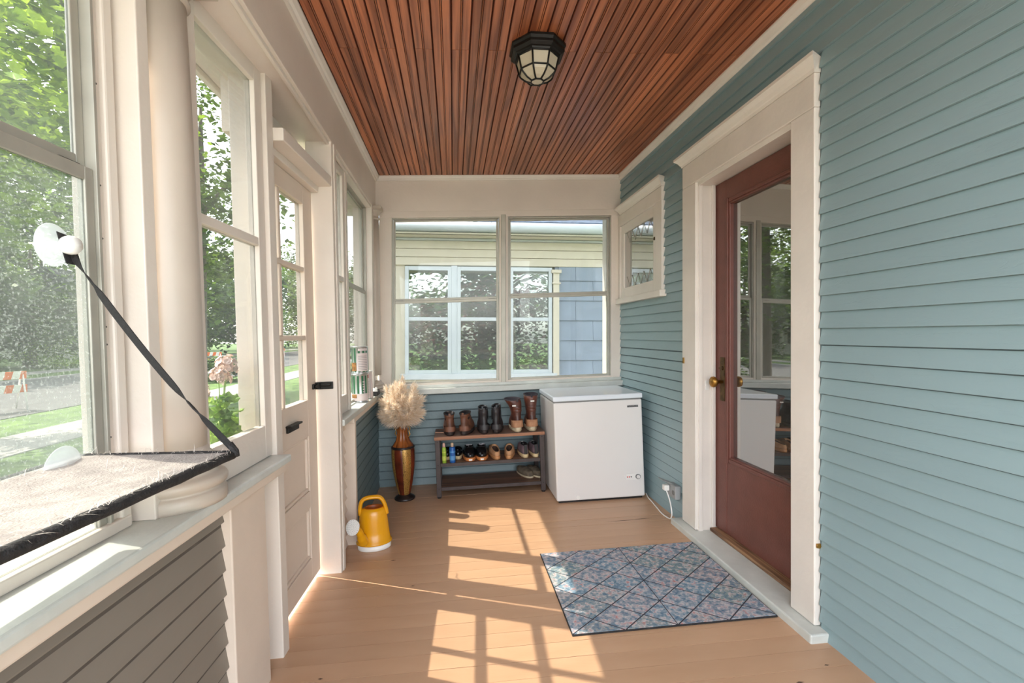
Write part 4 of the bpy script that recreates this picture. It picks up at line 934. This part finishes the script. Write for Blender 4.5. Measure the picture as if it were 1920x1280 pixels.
# the strap: webbing from the knob down to the far room-side corner, with a twist
q = MB(); A_ = c1_+Vector((.024,.012,-.014)); B_ = Vector((px1+.004, py1, pz(px1, py1)+.008))
n = 30; rings = []
for i in range(n+1):
    t = i/n; p = A_.lerp(B_, t)+Vector((0,0,-.020*math.sin(math.pi*t)))
    d = (B_-A_).normalized(); s1 = d.cross(Vector((0,1,0))).normalized(); s2 = d.cross(s1)
    an = .35+1.0*(t-.12)*0 + (.9*math.exp(-((t-.10)/.05)**2)) + (1.0*math.exp(-((t-.72)/.07)**2))
    wv = (s1*math.cos(an)+s2*math.sin(an))*.0085; nv = (s1*-math.sin(an)+s2*math.cos(an))*.0010
    rings.append([tuple(p-wv-nv), tuple(p+wv-nv), tuple(p+wv+nv), tuple(p-wv+nv)])
q.loft(rings, smooth=False); obj('strap', q, STRAP, wp, 0, world=True, label='twisted black webbing strap')
q = MB(); cpt = c1_+Vector((.019,0,0))
q.add([tuple(cpt+Vector(v)) for v in ((0,-.016,.024),(.001,.020,.020),(.004,.040,-.036),(.004,.002,-.036),(.002,-.016,.024),(.003,.020,.020),(.006,.040,-.036),(.006,.002,-.036))], [(0,1,2,3),(7,6,5,4),(0,4,5,1),(1,5,6,2),(2,6,7,3),(3,7,4,0)]); obj('strap_tab', q, STRAP, wp, 0, world=True)
q = MB(); q.tube([tuple(B_+Vector((-.012,0,.018))), tuple(B_+Vector((0,0,0))), tuple(B_+Vector((.006,-.004,-.010)))], [.010,.012,.008], 8, flat=.5); obj('corner_knot', q, STRAP, wp, 0, world=True)

# ---------------------------------------------------------------- ceiling light
lx, ly = .375, 2.055; lz = 2.45+K*lx
cl = thing('ceiling_light', 'octagonal black caged ceiling light with frosted glass', 'ceiling light', (lx, ly, lz-.16))
def octo(r, z, n=8, ph=math.pi/8): return [(r*math.cos(2*math.pi*k/n+ph), r*math.sin(2*math.pi*k/n+ph), z) for k in range(n)]
def off(rs_): return [[(x, y, z+.16) for x, y, z in r] for r in rs_]
q = MB(); q.loft(off([octo(.128,0), octo(.130,-.012), octo(.122,-.020), octo(.124,-.034), octo(.112,-.044), octo(.104,-.046), octo(.098,-.056)]), smooth=False); obj('canopy', q, BLKM, cl, .001)
m_, N_, Lk, P_ = mat('frosted_lamp_glass'); P_.inputs['Base Color'].default_value = lin(206,196,172); P_.inputs['Roughness'].default_value = .35; P_.inputs['Transmission Weight'].default_value = .15
FROST = m_
bodyr = [(.094,-.054),(.080,-.108),(.072,-.120),(.050,-.138),(.026,-.148)]
q = MB(); q.loft(off([octo(r,z) for r,z in bodyr]), smooth=False); obj('glass_bowl', q, FROST, cl, 0, 'frosted cream glass')
q = MB()
ob_ = off([octo(r+.003,z-.001) for r,z in bodyr])
obj('cage_ring', (lambda m: (m.tube(ob_[1]+ob_[1][:1], .0038, 6), m)[1])(MB()), BLKM, cl)
obj('cage_ring', (lambda m: (m.tube(ob_[0]+ob_[0][:1], .0045, 6), m)[1])(MB()), BLKM, cl)
obj('cage_ring', (lambda m: (m.tube([(x, y, z) for x, y, z in ob_[4]]+ob_[4][:1], .0038, 6), m)[1])(MB()), BLKM, cl)
for k in range(8): obj('cage_bar', (lambda m: (m.tube([r[k] for r in ob_], .0040, 6), m)[1])(MB()), BLKM, cl)

# ---------------------------------------------------------------- door mat
m_, N_, Lk, P_ = mat('printed_mat'); MATM = m_
def nd_(t, **k):
    n = N_.new(t)
    for a, b in k.items(): setattr(n, a, b)
    return n
def mth(op, a, b=None, c=None):
    n = nd_('ShaderNodeMath', operation=op)
    for i, v in enumerate((a, b, c)):
        if v is None: continue
        if isinstance(v, (int, float)): n.inputs[i].default_value = v
        else: Lk.new(v, n.inputs[i])
    return n.outputs[0]
tc = nd_('ShaderNodeTexCoord'); sx_ = nd_('ShaderNodeSeparateXYZ'); Lk.new(tc.outputs['Object'], sx_.inputs[0])
X_, Y_ = sx_.outputs[0], sx_.outputs[1]
u = mth('DIVIDE', X_, .213); v = mth('DIVIDE', Y_, .1665)
a_ = mth('SUBTRACT', u, v); b_ = mth('ADD', u, v)
def line(c, wd):
    f = mth('FRACT', c); d = mth('ABSOLUTE', mth('SUBTRACT', f, .5)); return mth('GREATER_THAN', d, .5-wd)
ln_ = mth('MAXIMUM', line(a_, .018), line(b_, .017)); ln_ = mth('MAXIMUM', ln_, mth('LESS_THAN', mth('ABSOLUTE', mth('ADD', X_, -.426)), .0018))
cv = nd_('ShaderNodeCombineXYZ'); Lk.new(mth('FLOOR', a_), cv.inputs[0]); Lk.new(mth('FLOOR', b_), cv.inputs[1])
wnz = nd_('ShaderNodeTexWhiteNoise'); Lk.new(cv.outputs[0], wnz.inputs['Vector'])
base = nd_('ShaderNodeValToRGB'); base.color_ramp.interpolation = 'LINEAR'
els = base.color_ramp.elements; els[0].color = lin(122,150,166); els[1].color = lin(150,146,158)
for pos, c in ((.25,(144,152,164)),(.5,(160,148,150)),(.75,(126,142,140))): e = els.new(pos); e.color = lin(*c)
Lk.new(wnz.outputs['Value'], base.inputs[0])
fa = mth('SUBTRACT', mth('FRACT', a_), .5); fb = mth('SUBTRACT', mth('FRACT', b_), .5)
rad = mth('MAXIMUM', mth('ABSOLUTE', fa), mth('ABSOLUTE', fb))
rng = mth('GREATER_THAN', mth('SINE', mth('MULTIPLY', rad, 46)), .55)
vo = nd_('ShaderNodeTexVoronoi'); vo.inputs['Scale'].default_value = 62; Lk.new(tc.outputs['Object'], vo.inputs['Vector'])
vn = nd_('ShaderNodeTexNoise'); vn.inputs['Scale'].default_value = 42; vn.inputs['Detail'].default_value = 4; Lk.new(tc.outputs['Object'], vn.inputs['Vector'])
pat = nd_('ShaderNodeValToRGB'); pe = pat.color_ramp.elements; pe[0].color = lin(66,98,128); pe[1].color = lin(182,112,106); pe[0].position = .3; pe[1].position = .7
e = pe.new(.45); e.color = lin(96,124,140); e = pe.new(.55); e.color = lin(196,190,190)
Lk.new(vn.outputs[0], pat.inputs[0])
mx1 = nd_('ShaderNodeMix', data_type='RGBA'); Lk.new(base.outputs[0], mx1.inputs['A']); Lk.new(pat.outputs[0], mx1.inputs['B'])
Lk.new(mth('MULTIPLY', mth('ADD', mth('GREATER_THAN', vo.outputs['Distance'], .42), mth('MULTIPLY', rng, .5)), .62), mx1.inputs['Factor'])
mx2 = nd_('ShaderNodeMix', data_type='RGBA'); Lk.new(mx1.outputs['Result'], mx2.inputs['A']); mx2.inputs['B'].default_value = lin(42,40,50); Lk.new(ln_, mx2.inputs['Factor'])
Lk.new(mx2.outputs['Result'], P_.inputs['Base Color']); P_.inputs['Roughness'].default_value = .85
mt = thing('door_mat', 'flat doormat printed with blue and pink patterned diamonds, before the maroon door', 'doormat', (.458, 1.758, fl(.458)), tilt=True)
MW, MD = .842, .672
obj('mat_pad', rbox(0, MW, 0, MD, .0, .006), PIPE, mt, .001, 'black rubber backing')
obj('mat_surface', rbox(.004, MW-.004, .004, MD-.004, .005, .0075), MATM, mt, .0008)

# ================================================================ OUTSIDE
GZ = -.80
GRASS = paint('lawn_grass', lin(96,122,54), .9, .25, 3, .8, 60, dark=lin(60,84,36)); ASPH = paint('street_asphalt', lin(96,94,92), .9, .08, 1.5, .4, 90); CONC = paint('pale_concrete', lin(160,156,150), .85, .06, 3, .3, 60)
MULCH = paint('bare_soil', lin(84,78,62), .95, .2, 3, .8, 40)  # dull brown soil of the front bed
def ground(name, x0, x1, y0, y1, z, m, th=.1):
    q = MB(); q.box(x0, x1, y0, y1, z-th, z); o = obj(name, q, m, None, 0, world=True); o['kind'] = 'structure'; return o
ground('lawn', -90, 60, -30, 110, GZ, GRASS, .2)
ground('front_bed', -3.2, -1.1, -6, 9, GZ+.03, MULCH, .05)
ground('front_sidewalk', -8.6, -7.2, -30, 90, GZ+.02, CONC, .05)
ground('street', -18.5, -10.5, -30, 100, GZ+.015, ASPH, .05)
ground('far_curb', -18.75, -18.5, -30, 100, GZ+.06, CONC, .1)
ground('far_sidewalk', -22.4, -21.0, -30, 100, GZ+.03, CONC, .05)
ground('added_bounce_slab', -7.0, 6, -16, -.8, GZ+.03, CONC, .05)  # unseen pale slab added behind the camera to replace the lawn's green bounce
ground('added_side_bounce_slab', -1.1, 7, 3.95, 7.1, GZ+.03, CONC, .05)  # unseen pale slab added to keep green bounce off the neighbour's wall
ground('entry_walk', -7.2, -1.2, 1.7, 2.7, GZ+.035, CONC, .05)

LFA = foliage('maple_leaves', lin(56,94,16), lin(150,184,52), 1.0); LFB = foliage('dark_leaves', lin(28,54,22), lin(92,126,46), .5); LFC = foliage('mid_leaves', lin(38,68,24), lin(108,140,56), .35)
BARK = paint('tree_bark', lin(108,98,88), .9, .25, 6, .9, 14, stretch=(4,4,.6))
def leaves(q, centre, rad, n, size, rnd, clumps=40, shape='leaf'):
    cx, cy, cz = centre; rx_, ry_, rz_ = rad; C = []
    for k in range(clumps):
        while True:
            v = Vector((rnd.uniform(-1,1), rnd.uniform(-1,1), rnd.uniform(-1,1)))
            if .25 < v.length < 1: break
        C.append((v, rnd.uniform(.16, .30)))
    for i in range(n):
        v, r = C[i % clumps]
        p = Vector((cx+(v.x+rnd.gauss(0, r*.55))*rx_, cy+(v.y+rnd.gauss(0, r*.55))*ry_, cz+(v.z+rnd.gauss(0, r*.5))*rz_))
        a = rnd.uniform(0, 6.283); t = rnd.uniform(-.9, .9); s = size*rnd.uniform(.6, 1.2)
        d = Vector((math.cos(a), math.sin(a), t*.7-.3)).normalized(); w = d.cross(Vector((rnd.uniform(-.5,.5), rnd.uniform(-.5,.5), 1))).normalized(); nn = d.cross(w)
        if shape == 'maple':
            q.add([p, p+d*s*.25+w*s*.42, p+d*s*.52+w*s*.26+nn*s*.06, p+d*s*.62+w*s*.50, p+d*s+nn*s*.04, p+d*s*.62-w*s*.50, p+d*s*.52-w*s*.26+nn*s*.06, p+d*s*.25-w*s*.42], [(0,1,2),(0,2,3,4),(0,4,5,6),(0,6,7)])
        else:
            q.add([p, p+d*s*.5+w*s*.33, p+d*s, p+d*s*.5-w*s*.33], [(0,1,2,3)])
def tree(name, label, x, y, trunk_r, crown, rad, n, size, m, seed, group=None, shape='leaf', clumps=40, cat='tree', limbs=4):
    rnd = random.Random(seed); t = thing(name, label, cat, (x, y, GZ), 0, group)
    if trunk_r:
        q = MB(); top = crown[2]+rad[2]*.3
        q.tube(smooth([(x, y, GZ-.1), (x+rnd.uniform(-.1,.1), y, GZ+1.2), (x+(crown[0]-x)*.5, y+(crown[1]-y)*.5, (crown[2]-rad[2]*.5)), (crown[0], crown[1], top)], 3), [trunk_r*1.3, trunk_r*1.1, trunk_r, trunk_r*.97, trunk_r*.92, trunk_r*.85, trunk_r*.75, trunk_r*.6, trunk_r*.4, trunk_r*.2][:10], 10)
        obj('trunk', q, BARK, t, 0, world=True)
        for k in range(limbs):
            a = rnd.uniform(0, 6.28); q = MB(); b0 = Vector((x+(crown[0]-x)*.5, y+(crown[1]-y)*.5, crown[2]-rad[2]*.5+rnd.uniform(-.1,.3)*rad[2]))
            e = Vector((crown[0]+math.cos(a)*rad[0]*.75, crown[1]+math.sin(a)*rad[1]*.75, crown[2]+rnd.uniform(-.1,.5)*rad[2]))
            q.tube([b0, b0.lerp(e, .5)+Vector((0,0,.12*rad[2])), e], [trunk_r*.45, trunk_r*.28, trunk_r*.08], 7); obj('branch', q, BARK, t, 0, world=True)
    q = MB(); leaves(q, crown, rad, n, size, rnd, clumps, shape)
    obj('leaves', q, m, t, 0, world=True, kind='stuff', recalc=False)
    return t
tree('maple_tree', 'near maple with bright yellow-green leaves outside the left window', -7.0, 6.1, .13, (-6.4, 5.7, 4.0), (2.7, 2.7, 2.0), 14000, .135, LFA, 1, shape='maple', clumps=60)
GTREE = 'shade trees along the street'
TR = [(-9.5, 9.8, .16, (-9.5, 9.8, 6.2), (3.2,3.2,3.4), 9000, .20, LFB), (-8.0, 15.5, .20, (-8, 15.5, 7.0), (3.4,3.6,4.6), 9000, .24, LFC),
      (-13.5, 4.2, .2, (-13.5, 4.2, 6.5), (3.4,3.4,3.8), 6000, .26, LFB)]
for i, (x, y, tr_, c, r, n, sz, m) in enumerate(TR):
    tree('street_tree', ['leafy dark green tree on the near verge, behind the maple', 'tall mid-green tree on the near verge seen through the door panes', 'dark leafy tree across the verge, left of the maple'][i], x, y, tr_, c, r, n, sz, m, 11+i, 'shade trees on the near verge')
FT = [(-24,14,8,5),(-25,22,9,6),(-26,31,9,6),(-24,41,9,6),(-22,52,9,6),(-17,62,10,7),(-30,9,9,6),(-33,27,11,7),(-12,70,10,7),(-36,44,12,8),(-31,17,11,6),(-40,20,14,9),(-42,36,15,9),(-38,60,15,9),(-28,75,14,9),(-14,85,14,9),(-40,4,13,8)]
for i, (x, y, h_, r) in enumerate(FT):
    tree('background_tree', 'full green tree in the row across the street', x, y, .32, (x, y, h_*.56), (r*.8, r*.8, h_*.58), 8500, .50, [LFB, LFC][i % 2], 31+i, 'background trees across the street', limbs=2)
for i, (x, y, r) in enumerate([(-23.2,18,1.3),(-23.5,24,1.2),(-24,30.5,1.6),(-23.4,38,1.5),(-10.0,21,.8)]):
    tree('shrub', ['leftmost rounded green shrub on the far lawn, nearest the barricade', 'second rounded shrub along the far pavement', 'bright yellow-green shrub on the far lawn', 'farthest green shrub down the far pavement'][i] if i < 4 else 'low bright shrub on the verge seen through the door panes', x, y, 0, (x, y, GZ+r*.6), (r*1.3, r*1.3, r*.8), 2600, .16, LFC if i != 2 else LFA, 61+i, 'shrubs across the street' if i < 4 else None, cat='shrub', clumps=30)
# far houses
def far_house(label, x, y, wd, dp, h_, colr, seed):
    t = thing('far_house', label, 'house', (x, y, GZ)); W_ = link_mat('far_house_wall_%d' % seed, colr, .7); R_ = link_mat('far_roof_%d' % seed, (96,96,100), .8)
    q = MB(); q.box(x-dp, x, y-wd/2, y+wd/2, GZ, GZ+h_); obj('wall', q, W_, t, 0, world=True)
    q = MB(); e = .4
    q.add([(x-dp-e,y-wd/2-e,GZ+h_),(x+e,y-wd/2-e,GZ+h_),(x+e,y+wd/2+e,GZ+h_),(x-dp-e,y+wd/2+e,GZ+h_),(x-dp/2,y-wd/2-e,GZ+h_+2.4),(x-dp/2,y+wd/2+e,GZ+h_+2.4)], [(0,1,4),(1,2,5,4),(2,3,5),(3,0,4,5),(0,3,2,1)]); obj('roof', q, R_, t, 0, world=True)
    q = MB(); q.box(x, x+1.8, y-wd*.45, y+wd*.2, GZ+2.55, GZ+2.8); obj('porch_roof', q, R_, t, 0, world=True)
    for k in range(4): q = MB(); yy = y-wd*.43+k*wd*.2; q.box(x+1.5, x+1.65, yy, yy+.15, GZ, GZ+2.55); obj('porch_post', q, WHITE, t, 0, world=True)
    for k in range(4):
        for zz in (1.0, 3.7):
            if zz+1.3 > h_: continue
            q = MB(); yy = y-wd*.38+k*wd*.22; q.box(x, x+.05, yy, yy+1.0, GZ+zz, GZ+zz+1.4); f = obj('window', q, WHITE, t, 0, world=True)
            q = MB(); q.box(x+.05, x+.06, yy+.1, yy+.9, GZ+zz+.1, GZ+zz+1.3); p_ = obj('pane', q, NEIGL, t, 0, world=True)
far_house('pale blue-white house across the street, half hidden by trees at left', -33.5, 27.5, 9, 7, 5.6, (206,214,222), 1)
far_house('white house further down the street behind the tree row', -31, 47, 9, 7, 5.4, (222,220,214), 2)
# striped barricades on the street
ORG = link_mat('orange_stripe', (232,110,40), .5); 
def barricade(label, x, y, rz):
    t = thing('traffic_barricade', label, 'barricade', (x, y, GZ+.03), rz, 'orange and white street barricades')
    for s_ in (-1, 1):
        for d_ in (-1, 1):
            q = MB(); q.tube([(s_*.55, d_*.28, 0), (s_*.55, d_*.03, 1.0)], .022, 6); obj('leg', q, WHITEP, t)
    for zz in (.80, .45):
        for k in range(8):
            q = MB(); x0 = -.62+k*.155; q.add([(x0,-.05-.1*(1-zz),zz),(x0+.155,-.05-.1*(1-zz),zz),(x0+.155+(.05 if k<7 else 0),-.05-.1*(1-zz),zz+.2),(x0+(.05 if k else 0),-.05-.1*(1-zz),zz+.2),(x0,-.02-.1*(1-zz),zz),(x0+.155,-.02-.1*(1-zz),zz),(x0+.155+(.05 if k<7 else 0),-.02-.1*(1-zz),zz+.2),(x0+(.05 if k else 0),-.02-.1*(1-zz),zz+.2)], [(0,1,2,3),(7,6,5,4),(0,4,5,1),(1,5,6,2),(2,6,7,3),(3,7,4,0)])
            obj('stripe', q, ORG if k % 2 else WHITEP, t)
    return t
barricade('striped barricade seen low through the near left window', -11.6, 12.8, 1.1)
barricade('striped barricade seen through the tall sash above the pink flowers', -13.5, 27.0, .7)
barricade('striped barricade seen through the lowest door panes', -12.5, 34.0, .8)
# pink geranium outside the tall sash
gx, gy = -.790, 1.655
ge = thing('potted_geranium', 'potted geranium with pale pink blooms outside the tall sash window', 'flower', (gx, gy, .70))
POT = link_mat('terracotta', (170,104,76), .8); GLF = foliage('geranium_leaves', lin(70,120,36), lin(160,196,90), 20); PET = paint('pink_petals', lin(255,222,210), .7, .12, 60, .1)
q = MB(); q.lathe([(.040,0),(.055,.085),(.060,.085),(.060,.10),(.052,.10),(.050,.09),(0,.088)], 24, (gx, gy, .70), cap1=False); obj('pot', q, POT, ge, 0, world=True)
rnd = random.Random(5); q = MB()
for k in range(75):
    a = rnd.uniform(0, 6.28); r = rnd.uniform(.01, .066); c = Vector((gx+r*math.cos(a)*.75, gy+r*math.sin(a)*1.25, rnd.uniform(.80, .965))); R = rnd.uniform(.014, .026)
    nn = Vector((rnd.uniform(-.4,1), rnd.uniform(-1,.4), rnd.uniform(.2,1))).normalized(); u_ = nn.cross(Vector((0,0,1))).normalized(); v_ = nn.cross(u_)
    ring = [c+(u_*math.cos(t_*6.283/10)+v_*math.sin(t_*6.283/10))*R*(1 if t_ % 2 else .82)+nn*(.004 if t_ % 2 else -.002) for t_ in range(10)]
    q.add([c]+ring, [(0, 1+j, 1+(j+1) % 10) for j in range(10)])
obj('leaves', q, GLF, ge, 0, world=True, kind='stuff', recalc=False)
for (bx_, by_, bz_, br) in ((-.022,-.095,1.000,.032),(.008,-.030,1.045,.026),(.006,.035,1.075,.036),(-.014,.060,1.03,.024)):
    c = Vector((gx+bx_, gy+by_, bz_)); q = MB(); q.tube([(gx, gy, .86), tuple((Vector((gx,gy,.86))+c)/2+Vector((0,.004,0))), tuple(c)], .0016, 6); st = obj('flower_stem', q, GLF, ge, 0, world=True)
    q = MB()
    for k in range(46):
        d = Vector((rnd.uniform(-1,1), rnd.uniform(-1,1), rnd.uniform(-.5,1))).normalized(); p = c+d*br*rnd.uniform(.6,1); u_ = d.cross(Vector((.3,.2,1))).normalized(); v_ = d.cross(u_); R = br*.36
        q.add([p, p+u_*R+d*.003, p+(u_+v_)*R*.7+d*.004, p+v_*R+d*.003, p+(v_-u_)*R*.7+d*.004, p-u_*R+d*.003, p-v_*R+d*.003], [(0,1,2),(0,2,3),(0,3,4),(0,4,5),(0,5,6),(0,6,1)])
    obj('bloom', q, PET, ge, 0, world=True, recalc=False)

# ---------------------------------------------------------------- neighbour's house behind the back window
NY = 7.2
nb = thing('neighbour_house', 'cream and blue-grey house next door seen through the back windows', 'house', (.8, NY, GZ))
NCR = link_mat('neighbour_cream', (218,208,188), .6, var=.03); NWH = link_mat('neighbour_white_frame', (206,212,216), .4, var=.02); NBL = link_mat('blue_grey_shingle', (150,162,178), .8, var=.06, scale=4); NRF = link_mat('slate_roof', (100,112,132), .9, var=.15, scale=12)
def nbx(name, x0, x1, y0, y1, z0, z1, m, par=nb, bevel=.004): q = MB(); q.box(x0, x1, y0, y1, z0, z1); return obj(name, q, m, par, bevel, world=True)
nbx('lower_wall', -1.15, 1.66, NY+.02, NY+.2, GZ, .50, NCR)
nbx('side_wall', -1.15, -.74, NY+.02, NY+.2, .50, 2.28, NCR)
nbx('window_board', -.80, 1.62, NY-.06, NY+.10, .50, .585, NWH)
for i in range(3):
    z0 = 2.255+i*.125; nbx('frieze_board', -1.2, 3.2, NY-.02-.012*i, NY+.15, z0, z0+.120, NCR)
nbx('frieze_moulding', -1.2, 3.2, NY-.10, NY+.1, 2.628, 2.655, NWH); nbx('soffit', -1.2, 3.2, NY-.38, NY+.1, 2.66, 2.685, NCR)
q = MB(); q.lathe([(.07, -1.2), (.07, 3.2)], 16); q.xf(Matrix.Translation((0, NY-.42, 2.76)) @ Matrix.Rotation(math.pi/2, 4, 'Y')); obj('gutter', q, NWH, nb, 0, world=True)
nbx('fascia', -1.2, 3.2, NY-.36, NY-.32, 2.66, 2.84, NWH)
for i in range(7):
    q = MB(); y0 = NY-.40+i*.16; z0 = 2.84+i*.09; q.add([(-1.25,y0,z0),(3.3,y0,z0),(3.3,y0+.18,z0+.10),(-1.25,y0+.18,z0+.10),(-1.25,y0,z0+.02),(3.3,y0,z0+.02),(3.3,y0+.18,z0+.12),(-1.25,y0+.18,z0+.12)], [(3,2,1,0),(4,5,6,7),(0,1,5,4),(1,2,6,5),(2,3,7,6),(3,0,4,7)]); obj('shingle_course', q, NRF, nb, 0, world=True)
nbx('upper_wall', -1.15, 6, NY+.75, NY+.9, 3.3, 6.5, NBL)
for (x0, x1) in ((-.735,-.03),(.06,.815),(.875,1.545)):
    nbx('window_frame', x0, x0+.055, NY-.03, NY+.06, .585, 2.235, NWH); nbx('window_frame', x1-.055, x1, NY-.03, NY+.06, .585, 2.235, NWH)
    nbx('window_frame', x0+.055, x1-.055, NY-.03, NY+.06, 2.175, 2.235, NWH); nbx('window_frame', x0+.055, x1-.055, NY-.03, NY+.06, .585, .64, NWH); nbx('meeting_rail', x0+.055, x1-.055, NY-.02, NY+.06, 1.40, 1.455, NWH)
    nbx('pane', x0+.055, x1-.055, NY+.02, NY+.024, .64, 1.40, glass('neighbour_glass', (.72,.76,.74), .08, .03), nb, 0); nbx('pane', x0+.055, x1-.055, NY+.02, NY+.024, 1.455, 2.175, bpy.data.materials.get('neighbour_glass'), nb, 0)
nbx('mullion', -.03, .06, NY-.02, NY+.05, .585, 2.25, NWH); nbx('mullion', .815, .875, NY-.02, NY+.05, .585, 2.25, NWH)
nbx('corner_pilaster', 1.56, 1.655, NY-.05, NY+.15, GZ, 2.15, NCR); nbx('pilaster_cap', 1.53, 1.685, NY-.08, NY+.15, 2.15, 2.20, NCR); nbx('pilaster_cap', 1.54, 1.675, NY-.07, NY+.15, 1.98, 2.0, NCR)
nbx('shingle_backing', 1.6, 4.2, NY+.02, NY+.2, GZ, 2.27, NBL)
for r in range(10):
    z0 = GZ+.02+r*.313; x = 1.655-(.28 if r % 2 else 0)
    while x < 3.6:
        x0 = max(x, 1.655)
        q = MB(); q.add([(x0+.002,NY-.012,z0),(x+.553,NY-.012,z0),(x+.553,NY+.02,z0),(x0+.002,NY+.02,z0),(x0+.002,NY+.008,z0+.311),(x+.553,NY+.008,z0+.311),(x+.553,NY+.02,z0+.311),(x0+.002,NY+.02,z0+.311)], [(3,2,1,0),(4,5,6,7),(0,1,5,4),(1,2,6,5),(2,3,7,6),(3,0,4,7)])
        obj('shingle', q, NBL, nb, 0, world=True); x += .555
nbx('inner_ceiling', -1.15, 3.2, NY+.2, NY+2.0, 2.4, 2.45, NCR)
HED = foliage('plum_hedge_leaves', lin(40,64,34), lin(120,70,72), 3.0)
tree('hedge', 'dark green and plum hedge glimpsed through the house next door', 0.5, NY+2.6, 0, (1.2, NY+2.6, .55), (3.4, .6, 1.75), 17000, .11, HED, 77, cat='hedge', clumps=90)
tree('background_tree', 'dark tree behind the hedge of the house next door', 1.0, NY+9, .2, (1.0, NY+9, 2.6), (4.5, 2.5, 3.0), 5000, .30, LFB, 78, cat='tree')
